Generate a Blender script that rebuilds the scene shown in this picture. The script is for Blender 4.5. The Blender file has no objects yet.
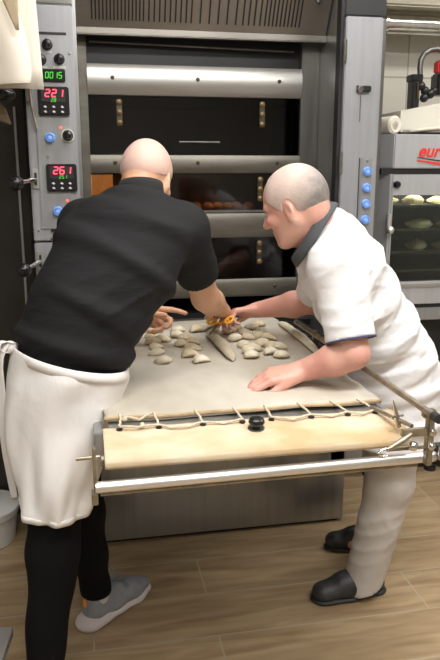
import bpy, bmesh, math, random
import numpy as np
from mathutils import Vector, Matrix

# ------------------------------------------------------------------ camera, world, lights, exposure
sc = bpy.context.scene
COL = sc.collection
R = math.radians
cam_d = bpy.data.cameras.new('camera'); cam = bpy.data.objects.new('camera', cam_d); COL.objects.link(cam)
cam_d.sensor_fit = 'VERTICAL'; cam_d.sensor_height = 36.0; cam_d.lens = 36.0 * 690.0 / 660.0
cam_d.clip_start = 0.02
cam.location = (0, 0, 1.55); cam.rotation_euler = (R(90 - 13), 0, R(-11))
sc.camera = cam
w = bpy.data.worlds.new('world'); sc.world = w; w.use_nodes = True
w.node_tree.nodes['Background'].inputs[0].default_value = (0.9, 0.95, 1, 1)
w.node_tree.nodes['Background'].inputs[1].default_value = 0.3
sc.view_settings.view_transform = 'Standard'; sc.view_settings.look = 'None'
sc.view_settings.exposure = 0.07; sc.view_settings.gamma = 1.0; sc.view_settings.use_curve_mapping = False

def area(name, loc, size, power, color=(1, 0.99, 0.975)):
    d = bpy.data.lights.new(name, 'AREA'); d.shape = 'RECTANGLE'; d.size, d.size_y = size
    d.energy = power; d.color = color
    o = bpy.data.objects.new(name, d); COL.objects.link(o); o.location = loc
    return o
LAMPS = [((0.55, 0.95), 34), ((1.75, 0.95), 22), ((-0.75, 0.3), 16), ((0.6, -1.0), 24), ((0.45, 2.15), 8), ((2.15, 2.6), 14)]  # the last one, at the back right, is added to brighten the tiled wall
for (lx, ly), pw in LAMPS:
    area('ceiling_lamp_light', (lx, ly, 2.885), (1.15, 0.28), pw)

# ------------------------------------------------------------------ materials
MAT = {}
def mat(name, col, rough=0.5, metal=0.0, noise=0.0, nscale=8.0, bump=0.0, bscale=60.0, stretch=(1, 1, 1),
        col2=None, spec=0.5, emit=None, estr=0.0, sss=0.0, rnoise=0.0, sheen=0.0, bstretch=None):
    m = bpy.data.materials.new(name); m.use_nodes = True
    nt = m.node_tree; N = nt.nodes; L = nt.links
    b = N['Principled BSDF']
    b.inputs['Base Color'].default_value = (*col, 1); b.inputs['Roughness'].default_value = rough
    b.inputs['Metallic'].default_value = metal; b.inputs['Specular IOR Level'].default_value = spec
    if sheen: b.inputs['Sheen Weight'].default_value = sheen
    if sss:
        b.inputs['Subsurface Weight'].default_value = sss
        b.inputs['Subsurface Radius'].default_value = (0.012, 0.005, 0.003); b.inputs['Subsurface Scale'].default_value = 1.0
    if emit:
        b.inputs['Emission Color'].default_value = (*emit, 1); b.inputs['Emission Strength'].default_value = estr
    tc = N.new('ShaderNodeTexCoord')
    if noise or col2 or rnoise:
        mp = N.new('ShaderNodeMapping'); mp.inputs['Scale'].default_value = stretch
        L.new(tc.outputs['Object'], mp.inputs[0])
        n = N.new('ShaderNodeTexNoise'); n.inputs['Scale'].default_value = nscale; n.inputs['Detail'].default_value = 6
        L.new(mp.outputs[0], n.inputs['Vector'])
        r = N.new('ShaderNodeValToRGB'); L.new(n.outputs['Fac'], r.inputs[0])
        c2 = col2 or tuple(max(0, c * (1 - noise)) for c in col)
        r.color_ramp.elements[0].position = 0.35; r.color_ramp.elements[1].position = 0.65
        r.color_ramp.elements[0].color = (*c2, 1); r.color_ramp.elements[1].color = (*col, 1)
        if noise or col2: L.new(r.outputs[0], b.inputs['Base Color'])
        if rnoise:
            mr = N.new('ShaderNodeMapRange'); mr.inputs[3].default_value = rough - rnoise; mr.inputs[4].default_value = rough + rnoise
            L.new(n.outputs['Fac'], mr.inputs[0]); L.new(mr.outputs[0], b.inputs['Roughness'])
    if bump:
        mp2 = N.new('ShaderNodeMapping'); mp2.inputs['Scale'].default_value = bstretch or stretch
        L.new(tc.outputs['Object'], mp2.inputs[0])
        n2 = N.new('ShaderNodeTexNoise'); n2.inputs['Scale'].default_value = bscale; n2.inputs['Detail'].default_value = 4
        L.new(mp2.outputs[0], n2.inputs['Vector'])
        bp = N.new('ShaderNodeBump'); bp.inputs['Strength'].default_value = bump; bp.inputs['Distance'].default_value = 0.01
        L.new(n2.outputs['Fac'], bp.inputs['Height']); L.new(bp.outputs[0], b.inputs['Normal'])
    MAT[name] = m
    return m

mat('steel_bright', (0.50, 0.49, 0.46), 0.42, 0.85, noise=0.12, nscale=3, stretch=(0.6, 1, 6), rnoise=0.08)
mat('dark_brown_steel', (0.035, 0.031, 0.027), 0.4, 0.4, noise=0.3, nscale=4)
mat('steel_fascia', (0.19, 0.178, 0.15), 0.42, 0.75, col2=(0.13, 0.118, 0.095), nscale=4, stretch=(0.8, 1, 5), rnoise=0.08)
mat('steel_panel', (0.37, 0.375, 0.38), 0.42, 0.6, noise=0.14, nscale=5, stretch=(8, 8, 0.5), rnoise=0.06)
mat('steel_column', (0.35, 0.355, 0.37), 0.45, 0.45, noise=0.10, nscale=5, stretch=(10, 10, 0.6), rnoise=0.06)
mat('steel_dark', (0.20, 0.195, 0.18), 0.38, 0.8, noise=0.25, nscale=4, stretch=(6, 6, 0.5), rnoise=0.08)
mat('steel_cabinet', (0.42, 0.425, 0.42), 0.30, 0.85, noise=0.12, nscale=4, stretch=(9, 9, 0.4), rnoise=0.07)
mat('oven_header', (0.50, 0.505, 0.52), 0.45, 0.45, noise=0.08, nscale=5, stretch=(8, 8, 0.5))
mat('steel_hood', (0.27, 0.25, 0.22), 0.4, 0.8, noise=0.15, nscale=5)
mat('chrome', (0.72, 0.70, 0.66), 0.16, 1.0, noise=0.15, nscale=30)
mat('rail_steel', (0.78, 0.76, 0.73), 0.34, 0.85, noise=0.06, nscale=14)
mat('aged_steel', (0.42, 0.37, 0.28), 0.4, 0.8, noise=0.4, nscale=25)
mat('black_metal', (0.02, 0.02, 0.02), 0.35, 0.2)
mat('black_void', (0.012, 0.012, 0.012), 0.6)
mat('oven_stone', (0.05, 0.045, 0.04), 0.8, noise=0.3, nscale=12)
mat('black_plastic', (0.012, 0.012, 0.013), 0.22)
mat('brass', (0.22, 0.15, 0.07), 0.45, 0.6, noise=0.3, nscale=40)
mat('brass_plate', (0.11, 0.09, 0.06), 0.4, 0.8, noise=0.3, nscale=40)
mat('blue_plastic', (0.16, 0.34, 0.80), 0.35)
mat('blue_light', (0.30, 0.50, 0.92), 0.4)
mat('white_plastic', (0.72, 0.72, 0.70), 0.45)
mat('cream_plastic', (0.62, 0.60, 0.52), 0.5)
mat('oven_lamp', (0.9, 0.5, 0.2), 0.5, emit=(1, 0.42, 0.12), estr=0.75)
mat('led_red', (0.8, 0.05, 0.06), 0.5, emit=(1, 0.06, 0.12), estr=2.2)
mat('led_green', (0.05, 0.5, 0.05), 0.5, emit=(0.10, 0.75, 0.04), estr=0.55)
mat('signal_red', (0.9, 0.1, 0.06), 0.5, emit=(1, 0.12, 0.08), estr=1.6)
mat('label_grey', (0.6, 0.6, 0.58), 0.5)
mat('canvas', (0.60, 0.56, 0.48), 0.9, col2=(0.46, 0.41, 0.33), nscale=5, stretch=(1, 0.6, 1), bump=0.6, bscale=8)
mat('canvas_tan', (0.62, 0.52, 0.38), 0.85, col2=(0.50, 0.35, 0.19), nscale=7, stretch=(0.8, 1.6, 1.6), bump=0.3, bscale=10)
mat('canvas_hem', (0.50, 0.36, 0.20), 0.85, noise=0.25, nscale=30)
mat('cord', (0.66, 0.58, 0.44), 0.85, noise=0.25, nscale=120)
mat('dough', (0.72, 0.63, 0.46), 0.75, col2=(0.58, 0.48, 0.31), nscale=26, bump=0.15, bscale=60)
mat('dough_floured', (0.78, 0.72, 0.58), 0.85, col2=(0.60, 0.52, 0.36), nscale=22, bump=0.15, bscale=60)
mat('dough_dark', (0.52, 0.455, 0.34), 0.8, col2=(0.42, 0.36, 0.26), nscale=22, bump=0.15, bscale=60)
mat('crust', (0.55, 0.28, 0.09), 0.6, noise=0.45, nscale=20)
mat('pale_crust', (0.74, 0.60, 0.36), 0.6, noise=0.35, nscale=14, bump=0.4, bscale=30)
mat('skin', (0.70, 0.40, 0.31), 0.45, col2=(0.65, 0.31, 0.25), nscale=9, sss=0.12, bump=0.12, bscale=90)
mat('skin_tan', (0.70, 0.41, 0.26), 0.45, col2=(0.62, 0.34, 0.21), nscale=9, sss=0.12, bump=0.12, bscale=90)
mat('shaved_hair', (0.67, 0.44, 0.36), 0.5, col2=(0.60, 0.42, 0.36), nscale=10, bump=0.15, bscale=350)
mat('grey_hair', (0.47, 0.42, 0.38), 0.7, col2=(0.25, 0.22, 0.20), nscale=15, bump=0.6, bscale=300)
mat('grey_hair_sparse', (0.66, 0.50, 0.43), 0.55, col2=(0.54, 0.43, 0.38), nscale=20, bump=0.3, bscale=300)
mat('eye_white', (0.7, 0.66, 0.62), 0.2); mat('iris', (0.05, 0.06, 0.07), 0.1)
mat('black_cotton', (0.0075, 0.0075, 0.0085), 0.8, bump=0.3, bscale=10, bstretch=(1.2, 1.2, 5), spec=0.3)
mat('black_collar', (0.010, 0.010, 0.011), 0.9)
mat('black_jersey', (0.0045, 0.0045, 0.005), 0.95, spec=0.2, bump=0.2, bscale=8, bstretch=(3, 3, 1))
mat('apron_white', (0.80, 0.775, 0.75), 0.9, noise=0.05, nscale=7, bump=0.35, bscale=13, bstretch=(1.5, 1.5, 0.9))
mat('coat_white', (0.80, 0.79, 0.80), 0.9, bump=0.7, bscale=7, bstretch=(1.3, 1, 2.2))
mat('collar_grey', (0.075, 0.08, 0.085), 0.9, bump=0.2, bscale=300)
mat('navy_trim', (0.03, 0.04, 0.10), 0.8)
mat('trousers_light', (0.62, 0.575, 0.54), 0.9, col2=(0.50, 0.46, 0.42), nscale=5, bump=0.5, bscale=9, bstretch=(1.5, 1.5, .7))
mat('clog_black', (0.014, 0.014, 0.015), 0.5, col2=(0.045, 0.043, 0.041), nscale=14, bump=0.3, bscale=40)
mat('shoe_grey', (0.30, 0.31, 0.335), 0.85, noise=0.15, nscale=30, bump=0.4, bscale=220)
mat('shoe_sole', (0.66, 0.60, 0.61), 0.6)
mat('shoe_orange', (0.9, 0.35, 0.04), 0.6); mat('lace_blue', (0.20, 0.25, 0.32), 0.8)
mat('sock_white', (0.62, 0.62, 0.62), 0.9)
mat('orange_plastic', (0.90, 0.42, 0.02), 0.4); mat('blade', (0.3, 0.3, 0.3), 0.25, 0.9)
mat('wall_plain', (0.42, 0.41, 0.38), 0.6); mat('ceiling_white', (0.7, 0.69, 0.66), 0.8)
mat('duct_beige', (0.50, 0.46, 0.35), 0.5, noise=0.15, nscale=3, stretch=(0.5, 1, 8))
mat('towel_cream', (0.76, 0.70, 0.60), 0.95, noise=0.05, nscale=6, bump=0.2, bscale=12)
mat('towel_fold_shade', (0.44, 0.36, 0.24), 0.95, noise=0.1, nscale=8)  # same cloth, browner: shade put into the colour
mat('wood_brown', (0.24, 0.17, 0.10), 0.6, noise=0.4, nscale=8, stretch=(1, 1, 12))
mat('logo_red', (0.75, 0.04, 0.03), 0.4); mat('logo_black', (0.02, 0.02, 0.02), 0.4)
mat('rubber', (0.02, 0.02, 0.02), 0.6); mat('lamp_body', (0.8, 0.8, 0.8), 0.5)
mat('lamp_glow', (0.9, 0.9, 0.88), 0.5, emit=(1, 0.97, 0.92), estr=6)
mat('red_plastic', (0.65, 0.03, 0.03), 0.4)
mat('flour', (0.80, 0.78, 0.72), 0.95)

def glass(name, tint, rough=0.03, fres=1.45):
    m = bpy.data.materials.new(name); m.use_nodes = True; nt = m.node_tree; N = nt.nodes; L = nt.links
    N.remove(N['Principled BSDF']); out = N['Material Output']
    tr = N.new('ShaderNodeBsdfTransparent'); tr.inputs[0].default_value = (*tint, 1)
    gl = N.new('ShaderNodeBsdfGlossy'); gl.inputs['Roughness'].default_value = rough; gl.inputs[0].default_value = (0.9, 0.9, 0.9, 1)
    fr = N.new('ShaderNodeFresnel'); fr.inputs[0].default_value = fres
    mx = N.new('ShaderNodeMixShader'); L.new(fr.outputs[0], mx.inputs[0]); L.new(tr.outputs[0], mx.inputs[1]); L.new(gl.outputs[0], mx.inputs[2])
    L.new(mx.outputs[0], out.inputs['Surface']); MAT[name] = m
glass('oven_glass', (0.42, 0.40, 0.37), 0.06, 1.5)
glass('proof_glass', (0.80, 0.86, 0.83), 0.03, 1.5)

def brick(name, c1, c2, mortar, bw, rh, msize, rough, offset, axes='XY', grain=False, origin=(0, 0)):
    m = bpy.data.materials.new(name); m.use_nodes = True; nt = m.node_tree; N = nt.nodes; L = nt.links
    b = N['Principled BSDF']; b.inputs['Roughness'].default_value = rough
    tc = N.new('ShaderNodeTexCoord'); sx = N.new('ShaderNodeSeparateXYZ'); L.new(tc.outputs['Object'], sx.inputs[0])
    cb = N.new('ShaderNodeCombineXYZ')
    for i, a in enumerate(axes):
        ad = N.new('ShaderNodeMath'); ad.operation = 'SUBTRACT'; ad.inputs[1].default_value = origin[i]
        L.new(sx.outputs[a], ad.inputs[0]); L.new(ad.outputs[0], cb.inputs[i])
    br = N.new('ShaderNodeTexBrick'); L.new(cb.outputs[0], br.inputs['Vector'])
    br.inputs['Scale'].default_value = 1; br.inputs['Brick Width'].default_value = bw; br.inputs['Row Height'].default_value = rh
    br.inputs['Mortar Size'].default_value = msize; br.inputs['Mortar Smooth'].default_value = 0.1
    br.inputs['Color1'].default_value = (*c1, 1); br.inputs['Color2'].default_value = (*c2, 1); br.inputs['Mortar'].default_value = (*mortar, 1)
    br.offset = offset; br.offset_frequency = 2
    col = br.outputs['Color']
    if grain:
        mp = N.new('ShaderNodeMapping'); mp.inputs['Scale'].default_value = (1.3, 9, 1); L.new(cb.outputs[0], mp.inputs[0])
        n = N.new('ShaderNodeTexNoise'); n.inputs['Scale'].default_value = 2.4; n.inputs['Detail'].default_value = 8; n.inputs['Distortion'].default_value = 0.6
        L.new(mp.outputs[0], n.inputs['Vector'])
        r = N.new('ShaderNodeValToRGB'); L.new(n.outputs['Fac'], r.inputs[0])
        r.color_ramp.elements[0].position = 0.3; r.color_ramp.elements[0].color = (0.62, 0.56, 0.50, 1)
        r.color_ramp.elements[1].position = 0.68; r.color_ramp.elements[1].color = (1.05, 1.04, 1.02, 1)
        mx = N.new('ShaderNodeMix'); mx.data_type = 'RGBA'; mx.blend_type = 'MULTIPLY'; mx.inputs[0].default_value = 1
        L.new(col, mx.inputs[6]); L.new(r.outputs[0], mx.inputs[7])
        mx2 = N.new('ShaderNodeMix'); mx2.data_type = 'RGBA'; L.new(br.outputs['Fac'], mx2.inputs[0])
        L.new(mx.outputs[2], mx2.inputs[6]); mx2.inputs[7].default_value = (*mortar, 1)
        col = mx2.outputs[2]
    L.new(col, b.inputs['Base Color'])
    bp = N.new('ShaderNodeBump'); bp.inputs['Strength'].default_value = 0.3; bp.inputs['Distance'].default_value = 0.003; bp.invert = True
    L.new(br.outputs['Fac'], bp.inputs['Height']); L.new(bp.outputs[0], b.inputs['Normal'])
    MAT[name] = m
brick('floor_planks', (0.475, 0.355, 0.215), (0.40, 0.29, 0.17), (0.43, 0.36, 0.265), 1.2, 0.24, 0.0032, 0.38, 0.35, 'XY', True, (-0.01 - 0.8 + 1.2, 0.11))
brick('wall_tiles', (0.74, 0.70, 0.61), (0.70, 0.66, 0.57), (0.46, 0.42, 0.34), 0.45, 0.235, 0.005, 0.35, 0.0, 'XZ', False, (0.077, 0.197))

# ------------------------------------------------------------------ object helpers
def wloc(o):
    v = Vector((0, 0, 0))
    while o is not None:
        v += o.location; o = o.parent
    return v
def link(name, verts, faces, m, parent=None, smooth=False, origin=None):
    me = bpy.data.meshes.new(name)
    V = np.asarray(verts, dtype=float).reshape(-1, 3)
    if parent is not None: org = np.array(wloc(parent))
    elif origin is not None: org = np.array(origin, float)
    else: org = np.array([(V[:, 0].min() + V[:, 0].max()) / 2, (V[:, 1].min() + V[:, 1].max()) / 2, V[:, 2].min()])
    V = V - org
    me.from_pydata(V.tolist(), [], [list(map(int, f)) for f in faces]); me.update()
    o = bpy.data.objects.new(name, me); COL.objects.link(o)
    if parent is not None: o.parent = parent
    else: o.location = org
    for mm in (m if isinstance(m, (list, tuple)) else [m]): me.materials.append(MAT[mm])
    me.polygons.foreach_set('use_smooth', [smooth] * len(me.polygons))
    return o
def thing(name, label, cat, loc, group=None):
    o = bpy.data.objects.new(name, None); COL.objects.link(o); o.location = loc; o.empty_display_size = 0.05
    return tag(o, label, cat, group)
def tag(o, label, cat, group=None):
    o['label'] = label; o['category'] = cat
    if group: o['group'] = group
    return o
class MB:
    def __init__(s): s.v = []; s.f = []
    def add(s, vs, fs):
        n = len(s.v); s.v += [tuple(map(float, v)) for v in vs]; s.f += [[i + n for i in f] for f in fs]; return s
    def box(s, x0, x1, y0, y1, z0, z1, M=None):
        vs = [(x, y, z) for x in (x0, x1) for y in (y0, y1) for z in (z0, z1)]
        if M is not None: vs = [tuple(M @ Vector(v)) for v in vs]
        return s.add(vs, [(0, 1, 3, 2), (4, 6, 7, 5), (0, 4, 5, 1), (2, 3, 7, 6), (0, 2, 6, 4), (1, 5, 7, 3)])
    def tube(s, pts, r, n=12, cap=True, flat=None):
        pts = [Vector(p) for p in pts]; rs = r if isinstance(r, (list, tuple)) else [r] * len(pts)
        T = []
        for i in range(len(pts)):
            a = pts[max(i - 1, 0)]; b = pts[min(i + 1, len(pts) - 1)]; T.append((b - a).normalized())
        u = T[0].orthogonal().normalized(); vs = []
        for i, p in enumerate(pts):
            u = (u - T[i] * u.dot(T[i])).normalized(); v = T[i].cross(u)
            for k in range(n):
                a = 2 * math.pi * k / n; vs.append(p + (u * math.cos(a) + v * math.sin(a)) * rs[i])
        fs = []
        for i in range(len(pts) - 1):
            for k in range(n):
                fs.append((i * n + k, i * n + (k + 1) % n, (i + 1) * n + (k + 1) % n, (i + 1) * n + k))
        if cap: fs.append(tuple(reversed(range(n)))); fs.append(tuple((len(pts) - 1) * n + k for k in range(n)))
        return s.add(vs, fs)
    def lathe(s, prof, o=(0, 0, 0), ax=(0, 0, 1), n=24):
        q = Vector((0, 0, 1)).rotation_difference(Vector(ax)); o = Vector(o); vs = []; fs = []
        for (r, z) in prof:
            for k in range(n):
                a = 2 * math.pi * k / n; vs.append(o + q @ Vector((r * math.cos(a), r * math.sin(a), z)))
        m = len(prof)
        for i in range(m - 1):
            for k in range(n): fs.append((i * n + k, i * n + (k + 1) % n, (i + 1) * n + (k + 1) % n, (i + 1) * n + k))
        fs.append(tuple(reversed(range(n)))); fs.append(tuple((m - 1) * n + k for k in range(n)))
        return s.add(vs, fs)
    def ball(s, c, r, nu=16, nv=10, M=None):
        vs = []; fs = []; r = r if isinstance(r, (tuple, list)) else (r, r, r)
        for j in range(nv + 1):
            t = math.pi * j / nv
            for i in range(nu):
                p = 2 * math.pi * i / nu; v = Vector((r[0] * math.sin(t) * math.cos(p), r[1] * math.sin(t) * math.sin(p), r[2] * math.cos(t)))
                if M is not None: v = M @ v
                vs.append(v + Vector(c))
        for j in range(nv):
            for i in range(nu): fs.append((j * nu + i, (j + 1) * nu + i, (j + 1) * nu + (i + 1) % nu, j * nu + (i + 1) % nu))
        return s.add(vs, fs)
    def grid(s, P):      # P[i][j] -> points
        n, m = len(P), len(P[0]); base = [p for row in P for p in row]
        return s.add(base, [(i * m + j, i * m + j + 1, (i + 1) * m + j + 1, (i + 1) * m + j) for i in range(n - 1) for j in range(m - 1)])
    def prism(s, prof, a0, a1, axis='x'):   # prof: 2-D outline, extruded along axis
        n = len(prof); f = {'x': lambda p, a: (a, p[0], p[1]), 'y': lambda p, a: (p[0], a, p[1]), 'z': lambda p, a: (p[0], p[1], a)}[axis]
        s.add([f(p, a0) for p in prof] + [f(p, a1) for p in prof],
              [tuple(range(n)), tuple(range(2 * n - 1, n - 1, -1))] + [(i, n + i, n + (i + 1) % n, (i + 1) % n) for i in range(n)])
        return s
    def build(s, name, m, parent=None, smooth=False, bevel=0.0, seg=2, origin=None, solid=0.0, subsurf=0, angle=None):
        o = link(name, s.v, s.f, m, parent, smooth, origin)
        me = o.data; bm = bmesh.new(); bm.from_mesh(me)
        bmesh.ops.remove_doubles(bm, verts=bm.verts, dist=1e-6)
        bmesh.ops.recalc_face_normals(bm, faces=bm.faces)
        if bevel:
            ed = [e for e in bm.edges if len(e.link_faces) == 2 and e.calc_face_angle(0) > 0.6]
            bmesh.ops.bevel(bm, geom=ed, offset=bevel, segments=seg, affect='EDGES', clamp_overlap=True)
        bm.to_mesh(me); bm.free()
        if smooth and angle is None: angle = 40
        if angle:
            me.polygons.foreach_set('use_smooth', [True] * len(me.polygons))
            bm = bmesh.new(); bm.from_mesh(me)
            for e in bm.edges:
                e.smooth = not (len(e.link_faces) == 2 and e.calc_face_angle(0) > R(angle))
            bm.to_mesh(me); bm.free()
        if solid:
            md = o.modifiers.new('thickness', 'SOLIDIFY'); md.thickness = solid; md.offset = 0
        if subsurf:
            md = o.modifiers.new('smooth', 'SUBSURF'); md.levels = subsurf; md.render_levels = subsurf
        return o

# ------------------------------------------------------------------ implicit-surface sculpting
def nrm(v): v = np.array(v, float); return v / np.linalg.norm(v)
class Field:
    def __init__(s, lo, hi, h):
        s.lo = np.array(lo, float); s.h = h; s.n = np.ceil((np.array(hi) - s.lo) / h).astype(int) + 1
        s.D = np.full(tuple(s.n), 0.2, np.float32)
    def _sub(s, lo, hi):
        a = np.clip(np.floor((np.array(lo) - s.lo) / s.h).astype(int), 0, s.n); b = np.clip(np.ceil((np.array(hi) - s.lo) / s.h).astype(int) + 1, 0, s.n)
        if (b <= a).any(): return None
        sl = tuple(slice(a[i], b[i]) for i in range(3))
        X = [(s.lo[i] + s.h * np.arange(a[i], b[i])).astype(np.float32) for i in range(3)]
        return sl, X[0][:, None, None], X[1][None, :, None], X[2][None, None, :]
    def op(s, fn, lo, hi, k=0.02, mode='add'):
        pad = k + 0.02
        q = s._sub(np.array(lo) - pad, np.array(hi) + pad)
        if q is None: return s
        sl, X, Y, Z = q; d = fn(X, Y, Z); A = s.D[sl]
        if mode == 'add':
            hh = np.maximum(k - np.abs(A - d), 0) / max(k, 1e-6); s.D[sl] = np.minimum(A, d) - hh * hh * k * 0.25
        elif mode == 'cut':
            d = -d; hh = np.maximum(k - np.abs(A - d), 0) / max(k, 1e-6); s.D[sl] = np.maximum(A, d) + hh * hh * k * 0.25
        return s
    def cap(s, a, b, ra, rb, k=0.02, mode='add', flat=None, fs=1.0):
        a = np.array(a, float); b = np.array(b, float); ab = b - a; L2 = ab @ ab + 1e-12; rm = max(ra, rb) * max(1, fs)
        def fn(X, Y, Z):
            px, py, pz = X - a[0], Y - a[1], Z - a[2]
            t = np.clip((px * ab[0] + py * ab[1] + pz * ab[2]) / L2, 0, 1)
            dx, dy, dz = px - t * ab[0], py - t * ab[1], pz - t * ab[2]
            if flat is not None:
                q = dx * flat[0] + dy * flat[1] + dz * flat[2]; e = q * (1 / fs - 1)
                dx = dx + e * flat[0]; dy = dy + e * flat[1]; dz = dz + e * flat[2]
            return np.sqrt(dx * dx + dy * dy + dz * dz) - (ra + (rb - ra) * t)
        return s.op(fn, np.minimum(a, b) - rm, np.maximum(a, b) + rm, k, mode)
    def ell(s, c, r, M=None, k=0.02, mode='add'):   # M rows: local axes
        c = np.array(c, float); M = np.eye(3) if M is None else np.array(M, float); r = np.array(r, float)
        def fn(X, Y, Z):
            p = (X - c[0], Y - c[1], Z - c[2])
            l = [(p[0] * M[i, 0] + p[1] * M[i, 1] + p[2] * M[i, 2]) / r[i] for i in range(3)]
            k0 = np.sqrt(l[0] ** 2 + l[1] ** 2 + l[2] ** 2); k1 = np.sqrt((l[0] / r[0]) ** 2 + (l[1] / r[1]) ** 2 + (l[2] / r[2]) ** 2) + 1e-6
            return k0 * (k0 - 1) / k1
        ext = np.sqrt(((M * r[:, None]) ** 2).sum(0))
        return s.op(fn, c - ext, c + ext, k, mode)
    def loft(s, secs, lat, k=0.03, inf=0.0, cap=0.05):   # secs: (centre, half width along lat, half depth)
        for (c0, a0, b0), (c1, a1, b1) in zip(secs[:-1], secs[1:]):
            c0 = np.array(c0, float); c1 = np.array(c1, float); ax = nrm(c1 - c0); L = np.linalg.norm(c1 - c0)
            l = np.array(lat, float); l = nrm(l - ax * (l @ ax)); f = np.cross(ax, l); rm = max(a0, a1, b0, b1) + inf
            def fn(X, Y, Z):
                px, py, pz = X - c0[0], Y - c0[1], Z - c0[2]
                u = px * ax[0] + py * ax[1] + pz * ax[2]; t = np.clip(u / L, 0, 1); e = (u - t * L) / cap
                q = (px * l[0] + py * l[1] + pz * l[2]) / (a0 + inf + (a1 - a0) * t); w_ = (px * f[0] + py * f[1] + pz * f[2]) / (b0 + inf + (b1 - b0) * t)
                m = np.minimum(a0 + inf + (a1 - a0) * t, b0 + inf + (b1 - b0) * t)
                return (np.sqrt(q * q + w_ * w_ + e * e) - 1) * m
            s.op(fn, np.minimum(c0, c1) - rm, np.maximum(c0, c1) + rm, k)
        return s
    def plane(s, p, n, k=0.0):          # keep the side the normal points away from
        p = np.array(p, float); n = nrm(n); sl, X, Y, Z = s._sub(s.lo - 1, s.lo + s.n * s.h + 1)
        d = (X - p[0]) * n[0] + (Y - p[1]) * n[1] + (Z - p[2]) * n[2]; s.D = np.maximum(s.D, d.astype(np.float32)); return s
    def disp(s, fn):
        sl, X, Y, Z = s._sub(s.lo - 1, s.lo + s.n * s.h + 1); s.D = s.D + fn(X, Y, Z).astype(np.float32); return s
    def mesh(s):
        D = s.D; S = D < 0; nx, ny, nz = D.shape; c = lambda A, i, j, k: A[i:nx - 1 + i, j:ny - 1 + j, k:nz - 1 + k]
        cnt = np.zeros((nx - 1, ny - 1, nz - 1), np.int8)
        for i in (0, 1):
            for j in (0, 1):
                for k in (0, 1): cnt += c(S, i, j, k)
        m = (cnt > 0) & (cnt < 8); I = np.argwhere(m); idx = np.full(m.shape, -1, np.int64); idx[m] = np.arange(len(I))
        acc = np.zeros((len(I), 3)); num = np.zeros(len(I)); O = [(i, j, k) for i in (0, 1) for j in (0, 1) for k in (0, 1)]
        val = {o: D[I[:, 0] + o[0], I[:, 1] + o[1], I[:, 2] + o[2]].astype(float) for o in O}
        for o in O:
            for ax in range(3):
                if o[ax]: continue
                q = list(o); q[ax] = 1; q = tuple(q); f0, f1 = val[o], val[q]; x = (f0 < 0) != (f1 < 0)
                t = f0 / np.where(x, f0 - f1, 1); p = np.tile(np.array(o, float), (len(I), 1)); p[:, ax] += t
                acc[x] += p[x]; num[x] += 1
        V = s.lo + (I + acc / num[:, None]) * s.h; F = []
        for ax in range(3):
            sl0 = [slice(1, -1)] * 3; sl1 = [slice(1, -1)] * 3; sl0[ax] = slice(0, -1); sl1[ax] = slice(1, None)
            A = S[tuple(sl0)]; B = S[tuple(sl1)]; e = np.argwhere(A != B)
            if not len(e): continue
            st = A[tuple(e.T)]; u, v = [(1, 2), (2, 0), (0, 1)][ax]; e = e + 1; e[:, ax] -= 1
            def at(du, dv):
                q = e.copy(); q[:, u] -= du; q[:, v] -= dv; return idx[tuple(q.T)]
            Q = np.stack([at(1, 1), at(0, 1), at(0, 0), at(1, 0)], 1); Q[~st] = Q[~st][:, ::-1]; F.append(Q)
        return V, np.concatenate(F)
    def build(s, name, m, parent=None, origin=None, relax=2):
        V, F = s.mesh()
        if relax:
            E = np.concatenate([F[:, [0, 1]], F[:, [1, 2]], F[:, [2, 3]], F[:, [3, 0]]]); E = np.concatenate([E, E[:, ::-1]])
            deg = np.bincount(E[:, 0], minlength=len(V)).astype(float)
            for it in range(relax):
                A = np.stack([np.bincount(E[:, 0], V[E[:, 1], i], minlength=len(V)) for i in range(3)], 1) / deg[:, None]; V = V + 0.5 * (A - V)
        me = bpy.data.meshes.new(name)
        org = np.array(wloc(parent)) if parent is not None else (np.array(origin, float) if origin is not None else np.array([V[:, 0].mean(), V[:, 1].mean(), V[:, 2].min()]))
        V = V - org
        me.vertices.add(len(V)); me.vertices.foreach_set('co', V.ravel()); me.loops.add(4 * len(F)); me.loops.foreach_set('vertex_index', F.ravel())
        me.polygons.add(len(F)); me.polygons.foreach_set('loop_start', np.arange(0, 4 * len(F), 4)); me.polygons.foreach_set('use_smooth', np.ones(len(F), bool))
        me.update(calc_edges=True); me.validate(); me.materials.append(MAT[m])
        o = bpy.data.objects.new(name, me); COL.objects.link(o)
        if parent is not None: o.parent = parent
        else: o.location = org
        return o

# ------------------------------------------------------------------ the setting
def struct(o): o['kind'] = 'structure'; return o
X0, X1, Y0, Y1, ZC = -2.2, 3.0, -2.6, 3.95, 2.95
struct(MB().box(X0, X1, Y0, Y1, -0.1, 0).build('floor', 'floor_planks', origin=(0, 0, 0)))
struct(MB().box(X0, X1, Y0, Y1, ZC, ZC + 0.1).build('ceiling', 'ceiling_white', origin=(0, 0, ZC)))
struct(MB().box(X0, X1, Y1, Y1 + 0.1, 0, ZC).build('wall_back', 'wall_tiles', origin=(0, Y1, 0)))
struct(MB().box(X0, X1, Y0 - 0.1, Y0, 0, ZC).build('wall_front', 'wall_plain', origin=(0, Y0, 0)))
struct(MB().box(X0 - 0.1, X0, Y0, Y1, 0, ZC).build('wall_left', 'wall_plain', origin=(X0, 0, 0)))
struct(MB().box(X1, X1 + 0.1, Y0, Y1, 0, ZC).build('wall_right', 'wall_plain', origin=(X1, 0, 0)))
places = ['above the canvas loader', 'above the man in the white coat', 'to the left above the aisle', 'furthest back behind the viewer', 'nearest the oven hood', 'added above the convection oven to brighten the tiled wall']
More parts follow.
